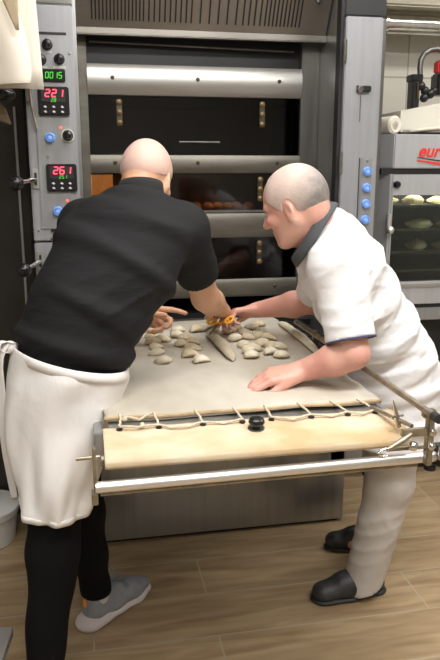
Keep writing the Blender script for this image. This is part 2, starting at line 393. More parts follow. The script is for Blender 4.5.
for ((lx, ly), pw), pl in zip(LAMPS, places):
    t = thing('ceiling_light', 'long white fluorescent ceiling light ' + pl, 'light', (lx, ly, 2.9), 'fluorescent ceiling lights')
    MB().box(lx - 0.62, lx + 0.62, ly - 0.17, ly + 0.17, 2.915, 2.95).build('housing', 'lamp_body', t, bevel=0.006)
    MB().box(lx - 0.58, lx + 0.58, ly - 0.145, ly + 0.145, 2.895, 2.915).build('diffuser', 'lamp_glow', t, bevel=0.004)

# ------------------------------------------------------------------ deck oven
YF = 3.10                                  # plane of the oven doors
oven = thing('deck_oven', 'tall stainless steel deck oven with stacked glass doors behind the canvas loader', 'oven', (0.5, 3.2, 0))
body = MB()
body.box(-0.03, 1.13, 3.12, 3.16, 2.10, 2.60)                # rear of hood
body.box(-0.19, -0.012, 2.74, 3.75, 0, 2.60)                 # left housing
body.box(1.06, 1.185, 2.76, 3.75, 0.29, 2.60); body.box(1.06, 1.185, 3.02, 3.75, 0.0, 0.28)                    # right housing
body.box(-0.012, 1.06, 3.70, 3.75, 0, 2.60)                 # back
body.build('body', 'steel_dark', oven)
# side walls of the recess and door posts
MB().box(1.045, 1.06, 2.78, 3.10, 0.82, 2.60).build('side_lining', 'steel_cabinet', oven)
MB().box(1.018, 1.045, 2.765, 2.80, 0.82, 2.60).build('lining_edge', 'steel_fascia', oven, bevel=0.003)
MB().box(-0.012, 0.0, 2.78, 3.10, 0.0, 2.60).build('side_lining', 'steel_cabinet', oven)
MB().box(0.0, 0.036, YF - 0.02, YF + 0.03, 0.86, 2.10).build('door_post', 'steel_fascia', oven, bevel=0.004)
MB().box(0.965, 1.045, YF - 0.02, YF + 0.03, 0.86, 2.12).build('door_post', 'steel_dark', oven, bevel=0.004)
# hood with vent slots
Mh = Matrix.Translation((0, 3.0, 2.105)) @ Matrix.Rotation(R(28), 4, 'X')
hp = MB(); L0 = 0.50
hp.box(0.0, 1.04, 0, 0.012, 0.0, L0, Mh); hood = hp.build('hood_grille', 'steel_hood', oven)
xs = [0.06 + 0.0145 * i for i in range(14)] + [0.2635 + 0.0215 * i for i in range(9)] + [0.457 + 0.037 * i for i in range(6)] + [0.672 + 0.024 * i for i in range(4)] + [0.765 + 0.0165 * i for i in range(10)]
sl = MB()
for x in xs: sl.box(x, x + 0.0055, -0.004, 0.010, 0.035, 0.165, Mh)
sl.build('vent_slots', 'black_void', hood)
for x in (0.03, 0.985): MB().lathe([(0.012, 0), (0.012, 0.006), (0.006, 0.009)], Mh @ Vector((x, -0.001, 0.14)), (0, -1, 0.3), 12).build('bolt', 'black_metal', hood, smooth=True)
MB().box(-0.0, 1.045, 2.995, 3.02, 2.082, 2.112).build('hood_trim', 'steel_hood', oven, bevel=0.004)
MB().tube([(0.05, 3.09, 2.07), (0.93, 3.09, 2.055)], 0.004).build('steam_pipe', 'steel_dark', oven, smooth=True)
MB().box(0.0, 1.045, 3.13, 3.16, 1.97, 2.10).build('upper_recess', 'black_metal', oven)
# fascias (door bars)
def fascia(z0, z1, m, bulge=0.03):
    n = 10; prof = [(YF + 0.02, z0)]
    for i in range(n + 1):
        t = i / n; prof.append((YF - 0.012 - bulge * math.sin(math.pi * t) ** 0.7, z0 + (z1 - z0) * t))
    prof.append((YF + 0.02, z1))
    o = MB().prism(prof, 0.036, 0.965).build('deck_fascia', m, oven, angle=50)
    for x in (0.14, 0.50, 0.86):
        MB().lathe([(0.0085, 0), (0.0085, 0.004), (0.005, 0.007)], (x, YF - 0.010 - bulge, (z0 + z1) / 2 + 0.005), (0, -1, 0), 12).build('bolt', 'brass_plate', o, smooth=True)
    return o
fascia(1.862, 1.985, 'steel_bright', 0.022)
fascia(1.540, 1.616, 'steel_fascia', 0.007)
fascia(1.254, 1.362, 'steel_fascia', 0.007)
fascia(0.980, 1.062, 'steel_fascia', 0.007)
MB().box(0.0, 1.045, YF, YF + 0.5, 0.80, 0.905).build('sill', 'black_metal', oven)
MB().box(0.036, 0.965, YF - 0.005, YF + 0.02, 1.366, 1.376).build('door_seal', 'steel_dark', oven)
# decks behind the glass
for k, (z0, z1) in enumerate([(1.62, 1.858), (1.366, 1.536), (1.066, 1.25), (0.905, 0.976)]):
    c = MB(); c.box(0.02, 0.99, 3.16, 3.66, z0 - 0.045, z0 - 0.005); c.box(0.02, 0.99, 3.16, 3.66, z1 - 0.0, z1 + 0.01); c.box(0.02, 0.99, 3.66, 3.69, z0, z1)
    c.box(0.0, 0.02, 3.13, 3.69, z0, z1); c.box(0.99, 1.01, 3.13, 3.69, z0, z1)
    c.build('baking_deck', 'oven_stone', oven)
    if k < 3:
        d = MB().box(0.037, 0.964, YF - 0.002, YF + 0.006, z0 - 0.003, z1 + 0.003).build('glass_door', 'oven_glass', oven)
        spots = {0: [0.165, 0.79], 1: [0.785], 2: [0.785]}[k]
        for x in spots:
            zt = z1 - 0.012; h = min(0.11, z1 - z0 - 0.03)
            hb = MB().box(x - 0.012, x + 0.012, YF - 0.014, YF - 0.002, zt - h, zt).build('hinge_bracket', 'brass_plate', d, bevel=0.003)
            for q in (0.12, 0.5, 0.88):
                MB().lathe([(0.012, 0), (0.012, 0.005), (0.006, 0.009)], (x, YF - 0.014, zt - h * q), (0, -1, 0), 16).build('hinge_screw', 'brass', d, smooth=True)
MB().tube([(0.42, YF - 0.012, 1.672), (0.60, YF - 0.012, 1.672)], 0.004).build('glass_handle', 'steel_dark', oven, smooth=True)
# inner lamp of the second deck
MB().box(0.03, 0.15, 3.63, 3.655, 1.43, 1.53).build('deck_lamp', 'oven_lamp', oven)
pl = bpy.data.lights.new('deck_lamp_light', 'POINT'); pl.energy = 2.6; pl.color = (1, 0.50, 0.18); pl.shadow_soft_size = 0.02
po = bpy.data.objects.new('deck_lamp_light', pl); COL.objects.link(po); po.location = (0.09, 3.30, 1.49)
pl = bpy.data.lights.new('deck_lamp_light', 'POINT'); pl.energy = 0.9; pl.color = (1, 0.62, 0.32); pl.shadow_soft_size = 0.03
po = bpy.data.objects.new('deck_lamp_light', pl); COL.objects.link(po); po.location = (0.60, 3.2, 1.50)
# base cabinet of the loader lift
MB().box(-0.03, 1.092, 2.70, 3.10, 0.012, 0.80).build('base_cabinet', 'steel_cabinet', oven, bevel=0.006)
MB().box(-0.01, 1.07, 2.715, 3.10, 0.0, 0.03).build('plinth', 'black_metal', oven)
# left control column
lc = MB().box(-0.19, -0.012, 2.70, 2.76, 1.29, 2.122).build('control_column', 'steel_column', oven, bevel=0.004)
MB().box(-0.19, -0.012, 2.70, 2.76, 0.0, 1.284).build('lower_column', 'steel_column', oven, bevel=0.004)
MB().box(-0.19, -0.012, 2.72, 2.78, 2.128, 2.6).build('upper_column', 'steel_dark', oven, bevel=0.004)
pn = MB().box(-0.158, -0.036, 2.694, 2.702, 1.335, 2.03).build('control_plate', 'steel_panel', oven, bevel=0.002)
MB().box(-0.158, -0.036, 2.691, 2.695, 2.022, 2.030).build('plate_edge', 'black_metal', pn)
def knob(x, z, r, y=2.694, par=None, plate=False):
    if plate: MB().lathe([(0.024, 0), (0.024, 0.003)], (x, y, z), (0, -1, 0), 24).build('knob_plate', 'cream_plastic', par)
    k = MB().lathe([(r * 1.15, 0), (r * 1.15, 0.004), (r, 0.006), (r * 0.85, 0.024), (r * 0.6, 0.027)], (x, y, z), (0, -1, 0), 24)
    k.box(x - r * .2, x + r * .2, y - 0.036, y - 0.02, z - r * .9, z + r * .9)
    return k.build('knob', 'black_plastic', par, smooth=True)
knob(-0.104, 1.988, 0.0165, par=pn); knob(-0.128, 1.937, 0.0165, par=pn); knob(-0.064, 1.940, 0.0165, par=pn)
knob(-0.047, 1.676, 0.017, par=pn, plate=True)
lb = MB()
lb.box(-0.115, -0.088, 2.6915, 2.694, 1.961, 1.965); lb.box(-0.145, -0.108, 2.6915, 2.694, 1.909, 1.914); lb.box(-0.088, -0.042, 2.6915, 2.694, 1.908, 1.916)
lb.build('label_strip', 'label_grey', pn)
SEG = {'0': 'abcdef', '1': 'bc', '2': 'abged', '3': 'abgcd', '5': 'afgcd', '6': 'afgedc', '8': 'abcdefg', 'r': 'ega'}
def digits(txt, x, z, w_, h_, gap, y, m, par, th=None):
    mb = MB(); th = th or w_ * 0.26; sh = 0.12
    for ch in txt:
        if ch != ' ':
            for s_ in SEG[ch]:
                g = th * 0.15
                hz = {'a': h_, 'g': h_ / 2, 'd': 0}; vz = {'f': (0, 1), 'b': (1, 1), 'e': (0, 0), 'c': (1, 0)}
                if s_ in hz:
                    zz = hz[s_]; r_ = (x + g, x + w_ - g, z + zz - th / 2, z + zz + th / 2)
                else:
                    cx, up_ = vz[s_]; xx = x + cx * w_; r_ = (xx - th / 2, xx + th / 2, z + up_ * h_ / 2 + g, z + (up_ + 1) * h_ / 2 - g)
                x0, x1, z0, z1 = r_; k0 = (z0 - z) * sh; k1 = (z1 - z) * sh
                vs = [(x0 + k0, y, z0), (x1 + k0, y, z0), (x1 + k1, y, z1), (x0 + k1, y, z1)]; vs += [(a, y - 0.0012, c) for a, _, c in vs]
                mb.add(vs, [(0, 1, 2, 3), (7, 6, 5, 4), (0, 4, 5, 1), (1, 5, 6, 2), (2, 6, 7, 3), (3, 7, 4, 0)])
        x += w_ + gap
    return mb.build('digits', m, par)
dp = MB().box(-0.128, -0.046, 2.684, 2.695, 1.862, 1.905).build('display', 'black_plastic', pn, bevel=0.003)
digits('0015', -0.116, 1.874, 0.010, 0.020, 0.0055, 2.6835, 'led_green', dp)
def controller(x, z, big, small):
    c = MB().box(x, x + 0.110, 2.680, 2.695, z, z + 0.100).build('temperature_controller', 'black_plastic', pn, bevel=0.004)
    MB().box(x + 0.012, x + 0.098, 2.679, 2.681, z + 0.048, z + 0.092).build('screen', 'black_void', c)
    digits(big, x + 0.026, z + 0.065, 0.0145, 0.024, 0.0085, 2.678, 'led_red', c)
    digits(small, x + 0.046, z + 0.0475, 0.006, 0.012, 0.004, 2.678, 'led_green', c)
    for i in range(3):
        for j in range(2):
            MB().prism([(x + 0.018 + i * 0.030, z + 0.013 + j * 0.017), (x + 0.026 + i * 0.030, z + 0.009 + j * 0.017), (x + 0.031 + i * 0.030, z + 0.012 + j * 0.017), (x + 0.024 + i * 0.030, z + 0.018 + j * 0.017)], 2.6785, 2.681, 'y').build('key', 'label_grey', c)
controller(-0.146, 1.745, '221', '28')
controller(-0.131, 1.474, '261', '251')
def button(x, z, par, y=2.694, r=0.0145):
    b = MB().lathe([(r * 1.25, 0), (r * 1.25, 0.004), (r * 1.1, 0.006), (r * 1.1, 0.016), (r * 0.75, 0.017), (r * 0.7, 0.012)], (x, y, z), (0, -1, 0), 24).build('push_button', 'blue_plastic', par, smooth=True)
    MB().lathe([(r * 0.72, 0), (r * 0.68, 0.013), (r * 0.5, 0.016)], (x, y, z), (0, -1, 0), 20).build('button_face', 'blue_light', b, smooth=True)
button(-0.110, 1.668, pn); button(-0.096, 1.402, pn)
for x, z in ((-0.071, 1.704), (-0.060, 1.440)):
    MB().lathe([(0.005, 0), (0.005, 0.003), (0.003, 0.005)], (x, 2.694, z), (0, -1, 0), 12).build('indicator_lamp', 'signal_red', pn, smooth=True)
for x, z in ((-0.028, 1.96), (-0.028, 1.68), (-0.122, 1.60), (-0.125, 1.30), (-0.10, 1.345), (-0.17, 1.33)): MB().lathe([(0.005, 0), (0.004, 0.004)], (x, 2.70 if x > -0.03 or z < 1.34 else 2.694, z), (0, -1, 0), 10).build('screw', 'chrome', pn, smooth=True)
MB().box(-0.125, -0.10, 2.693, 2.696, 1.325, 1.337).build('label_strip', 'black_metal', oven)
# lever handles with black balls
for (sx, sz, bx, bz) in ((-0.172, 1.518, -0.232, 1.507), (-0.172, 1.214, -0.224, 1.196)):
    lv = MB(); lv.box(sx - 0.010, sx + 0.012, 2.692, 2.702, sz - 0.035, sz + 0.04)
    lv = lv.build('lever_plate', 'steel_bright', oven, bevel=0.003)
    MB().box(sx - 0.003, sx + 0.006, 2.689, 2.694, sz - 0.02, sz + 0.025).build('lever_slot', 'black_void', lv)
    MB().tube([(sx, 2.695, sz), (sx - 0.01, 2.66, sz - 0.002), (bx, 2.60, bz)], [0.009, 0.008, 0.007], 10).build('lever_shaft', 'chrome', lv, smooth=True)
    MB().ball((bx, 2.595, bz), 0.026, 20, 14).build('lever_ball', 'black_plastic', lv, smooth=True)
# latch with a hanging rod
lt = MB().box(-0.186, -0.165, 2.675, 2.70, 1.79, 1.86).build('latch', 'steel_dark', oven, bevel=0.003)
MB().tube([(-0.172, 2.672, 1.84), (-0.168, 2.675, 1.77), (-0.155, 2.68, 1.70)], 0.005, 8).build('latch_rod', 'aged_steel', lt, smooth=True)
# right column
rc = MB().box(1.020, 1.172, 2.70, 2.76, 0.28, 2.128).build('button_column', 'steel_column', oven, bevel=0.004)
MB().box(1.172, 1.186, 2.705, 2.76, 0.29, 2.122).build('column_edge', 'steel_dark', oven)
MB().box(1.005, 1.018, 2.72, 2.765, 0.82, 2.6).build('black_gap_seal', 'black_void', oven)
MB().box(1.02, 1.19, 2.72, 2.78, 2.134, 2.6).build('upper_column', 'black_metal', oven, bevel=0.004)
bp_ = MB().box(1.098, 1.150, 2.696, 2.702, 1.20, 1.60).build('button_plate', 'steel_panel', rc, bevel=0.002)
MB().box(1.095, 1.0975, 2.6975, 2.7005, 1.20, 1.60).build('plate_gap', 'black_metal', rc)
for z in (1.547, 1.482, 1.418, 1.354): button(1.129, z, bp_, 2.696)
MB().lathe([(0.006, 0), (0.004, 0.004)], (1.128, 2.696, 1.588), (0, -1, 0), 10).build('screw', 'chrome', bp_, smooth=True)
lt = MB().lathe([(0.014, 0), (0.014, 0.012), (0.010, 0.02)], (1.084, 2.70, 1.862), (0, -1, 0), 20).build('door_latch', 'chrome', rc, smooth=True)
MB().box(1.090, 1.126, 2.680, 2.70, 1.852, 1.874).build('latch_tab', 'black_metal', lt, bevel=0.003)
MB().box(1.070, 1.076, 2.685, 2.70, 1.850, 1.876).build('latch_end', 'black_metal', lt, bevel=0.002)
MB().box(1.088, 1.091, 2.698, 2.7005, 1.74, 1.84).build('latch_scratch', 'steel_dark', lt)
for z in (2.0, 1.58): MB().box(1.012, 1.024, 2.690, 2.70, z - 0.045, z + 0.045).build('door_hinge', 'chrome', rc, bevel=0.004)
# bread baking on the second deck
random.seed(4)
for i in range(9):
    x = 0.36 + i * 0.052 + random.uniform(-.006, .006); z0 = 1.361
    o = MB().ball((x, 3.24 + random.uniform(-.02, .05), z0 + 0.022), (0.027, 0.06, 0.024), 14, 8).build('bread_roll', 'crust', smooth=True)
    wh = ['leftmost', 'second from the left', 'third from the left', 'fourth from the left', 'fifth and middle', 'sixth from the left', 'third from the right', 'second from the right', 'rightmost'][i]
    tag(o, 'golden bread roll behind the second glass oven door, %s of its row' % wh, 'bread roll', 'rolls baking on the second deck')

# ------------------------------------------------------------------ canvas loader
LD = thing('canvas_loader', 'canvas covered oven loader table with laced tan front and steel rails between the two men', 'loader', (0.43, 2.2, 0))
XL, XR, YA, YB, ZT = 0.028, 0.822, 1.775, 2.97, 0.90
random.seed(2)
def top_z(x, y):
    return ZT + 0.0022 * math.sin(x * 9 + y * 5) + 0.0016 * math.sin(y * 17 - x * 6) + 0.0012 * math.sin(x * 31 + 1)
g = [[(XL + (XR - XL) * i / 60 + (0.003 * math.sin(j * .7)), YA + (YB - YA) * j / 80 + 0.004 * math.sin(i * 0.35), top_z(XL + (XR - XL) * i / 60, YA + (YB - YA) * j / 80) - (0.006 if j == 0 else 0)) for j in range(81)] for i in range(61)]
cv = MB().grid(g).build('canvas_top', 'canvas', LD, smooth=True, solid=0.004)
hm = [[(XL + (XR - XL) * i / 60, YA + 0.004 * math.sin(i * 0.35) + dy, ZT + 0.0015 + dz) for (dy, dz) in ((0.003, 0.002), (0.000, 0.0025), (-0.003, 0.001), (-0.0035, -0.002), (0.0, -0.003))] for i in range(61)]
MB().grid(hm).build('front_hem', 'canvas_hem', cv, smooth=True, solid=0.003)
# front nose canvas
fr = [(1.728, 0.892), (1.715, 0.8925), (1.67, 0.887), (1.63, 0.879), (1.60, 0.868), (1.585, 0.856), (1.583, 0.845), (1.592, 0.836), (1.62, 0.834)]
rows = []
for i in range(61):
    x = 0.022 + (0.828 - 0.022) * i / 60; row = []
    for k, (y, z) in enumerate(fr):
        sc_y = 0.005 * abs(math.sin(i * 0.36)) if k == 0 else 0
        row.append((x, y - sc_y, z + (0.0018 * math.sin(x * 40 + k) if 0 < k < 5 else 0)))
    rows.append(row)
MB().grid(rows).build('canvas_nose', 'canvas_tan', LD, smooth=True, solid=0.004, subsurf=1)
MB().tube([(0.015, 1.612, 0.853), (0.823, 1.612, 0.853)], 0.015, 20).build('nose_roller', 'steel_fascia', LD, smooth=True)
# frame: board, side beams, cross bar seen through the laced gap
MB().box(XL + 0.01, XR - 0.01, 1.70, YB - 0.01, 0.868, 0.886).build('board', 'steel_bright', LD, bevel=0.002)
for x0, x1 in ((0.0, 0.024), (0.826, 0.85)):
    MB().box(x0, x1, 1.75, 3.02, 0.80, 0.872).build('side_beam', 'steel_panel', LD, bevel=0.003)
MB().box(XL, XR, YB, YB + 0.03, 0.86, 0.905).build('rear_bar', 'steel_fascia', LD, bevel=0.003)
MB().box(XL, XR, 2.0, 2.9, 0.80, 0.815).build('underside', 'black_metal', LD)
for x0 in (0.08, 0.72): MB().box(x0, x0 + 0.05, 2.55, 2.71, 0.62, 0.80).build('carrier_arm', 'steel_dark', LD, bevel=0.003)
# black rack frame beyond the right edge
gr = MB()
gr.box(0.868, 0.90, 2.30, 2.95, 0.86, 0.885); gr.box(0.93, 0.95, 2.30, 2.95, 0.86, 0.885)
for i in range(7): gr.box(0.868, 0.95, 2.36 + i * 0.09, 2.385 + i * 0.09, 0.862, 0.89)
gr.build('side_chain_guide', 'black_metal', LD, bevel=0.003)
# eyelets and lacing cord
eyeb = [(0.066, 1.708), (0.168, 1.702), (0.285, 1.702), (0.392, 1.702), (0.472, 1.702), (0.585, 1.702), (0.690, 1.702), (0.770, 1.702)]
ez = MB(); 
for x, y in eyeb:
    MB().lathe([(0.0085, 0), (0.0085, 0.003), (0.004, 0.0035)], (x, y, 0.894), (0, 0, 1), 16).build('eyelet', 'black_metal', LD, smooth=True)
zt = ZT + 0.006; zb = 0.9015
def cordp(pts, r=0.0042):
    out = []
    for i in range(len(pts) - 1):
        a, b_ = Vector(pts[i]), Vector(pts[i + 1])
        for k in range(6): out.append(a.lerp(b_, k / 6) + Vector((0.0012 * math.sin(k * 2 + i), 0, 0.0015 * math.sin(math.pi * k / 6))))
    out.append(Vector(pts[-1])); return out
pts = [(0.07, 1.79, zt), (0.072, 1.76, zt - .004), (0.066, 1.708, zb), (0.112, 1.698, zb), (0.168, 1.704, zb), (0.162, 1.79, zt), (0.12, 1.75, zt - 0.004), (0.09, 1.765, zt), (0.076, 1.745, zt)]
lc_ = MB().tube(cordp(pts), 0.0034, 8)
lc_.tube(cordp([(0.168, 1.704, zb), (0.20, 1.690, 0.8965), (0.245, 1.690, 0.8965), (0.285, 1.704, zb), (0.276, 1.79, zt)]), 0.0032, 8)
lc_.tube(cordp([(0.285, 1.702, zb), (0.34, 1.694, 0.8965), (0.392, 1.704, zb), (0.384, 1.79, zt)]), 0.0032, 8)
lc2 = MB().tube(cordp([(0.474, 1.79, zt), (0.472, 1.704, zb), (0.53, 1.688, 0.8965), (0.585, 1.704, zb), (0.572, 1.79, zt)]), 0.0032, 8)
lc2.build('lacing_cord', 'cord', LD, smooth=True)
lc3 = MB()
lc3.tube(cordp([(0.585, 1.702, zb), (0.64, 1.690, 0.8965), (0.690, 1.704, zb), (0.668, 1.79, zt)]), 0.0032, 8)
lc3.tube(cordp([(0.690, 1.702, zb), (0.73, 1.692, 0.8965), (0.770, 1.704, zb), (0.752, 1.79, zt)]), 0.0032, 8)
lc3.build('lacing_cord', 'cord', LD, smooth=True)
lc_.ball((0.082, 1.752, zt), 0.007, 10, 8); lc_.ball((0.125, 1.708, zb + .002), 0.007, 10, 8)
lc_.build('lacing_cord', 'cord', LD, smooth=True)
# black knob
kb = MB().lathe([(0.010, 0), (0.010, 0.010), (0.019, 0.014), (0.022, 0.021), (0.019, 0.029), (0.010, 0.033)], (0.422, 1.668, 0.886), (0, -0.12, 1), 24).build('stop_knob', 'black_plastic', LD, smooth=True)
MB().lathe([(0.024, 0), (0.022, 0.004)], (0.422, 1.668, 0.8855), (0, -0.12, 1), 20).build('knob_washer', 'steel_dark', kb, smooth=True)
# front push rail with brackets
zr = 0.80
MB().tube([(-0.002, 1.575, zr), (0.925, 1.595, zr)], 0.0145, 20).build('push_rail', 'rail_steel', LD, smooth=True)
MB().tube([(0.01, 1.60, zr - 0.03), (0.86, 1.615, zr - 0.03)], 0.006, 10).build('lower_tie_rod', 'aged_steel', LD, smooth=True)
MB().box(-0.006, 0.002, 1.565, 1.588, 0.760, 0.905).build('left_bracket', 'aged_steel', LD, bevel=0.003)
MB().box(-0.012, 0.004, 1.560, 1.592, 0.760, 0.790).build('bracket_foot', 'aged_steel', LD, bevel=0.002)
MB().tube([(-0.045, 1.57, 0.880), (0.012, 1.575, 0.880)], 0.0045, 10).build('left_pin', 'aged_steel', LD, smooth=True)
# right side guard rail, post and clevis
MB().tube([(0.822, 2.62, 0.955), (0.824, 1.475, 0.962)], 0.0095, 16).build('side_rail', 'aged_steel', LD, smooth=True)
MB().tube([(0.824, 1.478, 0.962), (0.824, 1.452, 0.962)], [0.012, 0.012], 16).build('rail_cap', 'rubber', LD, smooth=True)
for y, nm in ((1.535, 'front_post'), (2.45, 'rear_post')):
    MB().box(0.838, 0.856, y - 0.010, y + 0.012, 0.805, 0.955).build(nm, 'aged_steel', LD, bevel=0.003)
MB().box(0.826, 0.86, 1.528, 1.548, 0.935, 0.958).build('post_clamp', 'aged_steel', LD, bevel=0.003)
br = MB(); br.box(0.770, 0.850, 1.528, 1.545, 0.888, 0.908); br.box(0.73, 0.850, 1.53, 1.542, 0.852, 0.859)
br.build('angle_bar', 'aged_steel', LD, bevel=0.002)
for z in (0.90, 0.862): MB().lathe([(0.010, 0), (0.010, 0.006), (0.005, 0.010)], (0.848, 1.524, z), (0, -1, 0), 8).build('post_bolt', 'chrome', LD, smooth=True)
MB().tube([(0.792, 1.525, 0.897), (0.765, 1.518, 0.885), (0.725, 1.512, 0.868)], [0.006, 0.008, 0.005], 12).build('turnbuckle', 'aged_steel', LD, smooth=True)
MB().tube([(0.728, 1.512, 0.870), (0.708, 1.51, 0.868), (0.698, 1.51, 0.860), (0.703, 1.51, 0.850), (0.722, 1.51, 0.850)], 0.0038, 10).build('hook', 'chrome', LD, smooth=True)
MB().ball((0.795, 1.518, 0.868), 0.013, 14, 10).build('ball_joint', 'chrome', LD, smooth=True)
MB().tube([(0.792, 1.60, 0.89), (0.785, 1.60, 0.92), (0.772, 1.60, 0.966)], [0.008, 0.007, 0.001], 10).build('lock_spike', 'chrome', LD, smooth=True)
MB().tube([(0.768, 1.597, 0.917), (0.802, 1.597, 0.922)], 0.0032, 8).build('spike_collar', 'chrome', LD, smooth=True)
MB().tube([(0.81, 1.56, 0.905), (0.765, 1.72, 0.905)], 0.006, 10).build('tension_rod', 'aged_steel', LD, smooth=True)
MB().box(0.90, 0.95, 1.575, 1.62, 0.775, 0.83).build('rail_end_block', 'rubber', LD, bevel=0.004)
MB().box(0.95, 1.02, 1.59, 1.615, 0.785, 0.82).build('rail_end_bar', 'black_metal', LD, bevel=0.003)
MB().tube([(0.905, 1.57, 0.80), (0.905, 1.57, 0.832)], 0.009, 10).build('rail_end_pin', 'chrome', LD, smooth=True)

# ------------------------------------------------------------------ dough
CM = np.array([0, 0, 1.55]); _p = R(13); _y = R(11)
FW = np.array([math.sin(_y) * math.cos(_p), math.cos(_y) * math.cos(_p), -math.sin(_p)]); RT = np.array([math.cos(_y), -math.sin(_y), 0]); UP = np.cross(RT, FW)
def spot(u, v, z=0.905):        # point of the canvas that the photo shows at (u, v)
    r = FW + RT * (u - 220) / 690 - UP * (v - 330) / 690; p = CM + r * ((z - 1.55) / r[2]); return float(p[0]), float(p[1])
def leaf(mb, x, y, ang, L=0.062, W=0.034, H=0.024, bend=0.3):
    nu, nv = 14, 14; vs = []; fs = []
    for i in range(nv + 1):
        t = i / nv; prof = (math.sin(math.pi * t) ** 0.5) * (1 - 0.30 * t); u = (t - 0.45) * L
        for k in range(nu):
            a = 2 * math.pi * k / nu; w_ = prof * W / 2 * math.cos(a) * 1.25; h_ = prof * H / 2 * (math.sin(a) + 1)
            if math.sin(a) < 0: h_ = prof * H * 0.5 * (math.sin(a) * 0.9 + 1)
            uu = u; ww = w_ + bend * (t - 0.45) ** 2 * L * 1.4
            vs.append((x + uu * math.cos(ang) - ww * math.sin(ang), y + uu * math.sin(ang) + ww * math.cos(ang), 0.9035 + h_))
    for i in range(nv):
        for k in range(nu): fs.append((i * nu + k, i * nu + (k + 1) % nu, (i + 1) * nu + (k + 1) % nu, (i + 1) * nu + k))
    mb.add(vs, fs)
A = [(153.5, 332, 0.2, 1), (151, 338, 0.1, 1), (153, 344, 0.15, 0), (155, 349, 0.5, 0), (158, 355, -2.4, 1), (164, 363, 0.4, 1), (161, 341, -0.6, 0)]
B = [(178, 331.5, 0.1, 1), (176, 336.5, 2.3, 1), (185, 340, -0.2, 0), (182, 346, 0.3, 0), (191, 350.5, -0.5, 0), (189, 356, 0.2, 0), (200, 361.5, 0.3, 1), (192, 343, -0.3, 0)]
D = [(230, 333, 0.5, 1), (244, 335, -0.3, 1), (236, 340, 0.8, 1), (247, 339, -0.8, 0), (244, 346, 0.9, 1), (252, 350, -0.7, 0), (248, 352, 0.8, 1), (252, 357, 0.2, 1), (236, 330, 0.1, 2)]
E_ = [(259, 326, 0.1, 0), (252, 329, 0.2, 2), (262, 333, 0.2, 1), (258, 337, 0.7, 1), (268, 339, -0.4, 0), (263, 345, 0.9, 1), (271, 348, -0.5, 0), (278, 348.5, -0.6, 1), (270, 353, 0.2, 1), (281, 357, -0.2, 1)]
C_ = [(203, 329.5, 0.3, 1), (212, 331, 0.1, 1), (196, 331, 0.3, 0)]
FL = ['dough', 'dough_floured', 'dough_dark']
for pts, lab in ((A, 'raw dough loaf snipped into leaves, nearest the black shirt'), (B, 'flour dusted raw dough loaf snipped into leaves, second row from the left'),
                 (C_, 'short snipped strip of raw dough right under the scissor blades'), (D, 'raw dough loaf snipped into leaves, just right of the uncut middle loaf'), (E_, 'raw dough loaf snipped into leaves, beside the uncut loaf at the right edge')):
    cx, cy = spot(pts[len(pts) // 2][0], pts[len(pts) // 2][1]); t = thing('cut_dough_loaf', lab, 'dough', (cx, cy, 0.903), 'raw loaves snipped into leaves on the canvas')
    for i, (u, v, a, m) in enumerate(pts):
        x, y = spot(u, v); s_ = random.uniform(0.95, 1.15)
        mb = MB(); leaf(mb, x, y, a, 0.062 * s_, 0.044 * s_, 0.030 * s_, random.choice((-.5, .5))); o = mb.build('dough_leaf', FL[m], t, smooth=True)
def baton(p0, p1, r, m, lab):
    a = Vector((*spot(*p0), 0.912)); b = Vector((*spot(*p1), 0.912)); n = 18; vs = []; fs = []; d = (b - a); s_ = Vector((-d.y, d.x, 0)).normalized()
    nu = 14
    for i in range(n + 1):
        t = i / n; e = (1 - abs(2 * t - 1) ** 4) ** 0.5 if 0 < t < 1 else 0.02; rr = r * e * (1 + 0.06 * math.sin(t * 14)); c = a + d * t + s_ * 0.006 * math.sin(t * 3)
        for k in range(nu):
            q = 2 * math.pi * k / nu; vs.append((c.x + s_.x * rr * math.cos(q) * 1.2, c.y + s_.y * rr * math.cos(q) * 1.2, 0.9035 + rr * 0.72 * (1 + math.sin(q))))
    for i in range(n):
        for k in range(nu): fs.append((i * nu + k, i * nu + (k + 1) % nu, (i + 1) * nu + (k + 1) % nu, (i + 1) * nu + k))
    o = MB().add(vs, fs).build('dough_baguette', m, smooth=True); tag(o, lab, 'dough', 'uncut raw dough baguettes')
baton((208, 334), (233, 361), 0.020, 'dough_dark', 'uncut floured raw baguette in the middle below the scissors')
baton((279, 323), (318, 355), 0.017, 'dough_floured', 'uncut raw baguette lying along the right edge of the canvas')

# ------------------------------------------------------------------ second oven at the right
EX0, EX1, EY, ET = 1.36, 2.25, 3.02, 1.712
eo = thing('convection_oven', 'grey convection oven with glass door and red lettering behind the man in white', 'oven', (1.8, 3.3, 0))
XF = 1.392
hd = MB().prism([(XF, EY), (EX1, EY), (EX1, 3.75), (1.335, 3.75), (1.335, EY + 0.09)], 1.56, ET, 'z').build('header', 'oven_header', eo, bevel=0.004)
MB().box(1.34, EX1, EY + 0.012, 3.74, 1.535, 1.56).build('header_gap', 'black_void', eo)
bd = MB(); bd.box(1.335, 1.355, EY + 0.09, 3.75, 0.86, 1.535); bd.box(EX1 - 0.02, EX1, EY + 0.06, 3.75, 0.86, 1.535); bd.box(1.335, EX1, 3.72, 3.75, 0.86, 1.535)
bd.box(1.335, EX1, EY + 0.06, 3.75, 0.86, 0.88); bd.build('shell', 'steel_dark', eo)
MB().box(1.356, EX1 - 0.03, 3.70, 3.718, 0.885, 1.53).build('chamber_lining', 'steel_panel', eo)
MB().prism([(XF - 0.01, EY + 0.005), (XF + 0.002, EY + 0.005), (XF + 0.002, EY + 0.05), (1.345, EY + 0.12), (1.335, EY + 0.09)], 0.92, 1.535, 'z').build('corner_post', 'oven_header', eo)
dr = MB(); dz0, dz1 = 0.925, 1.533
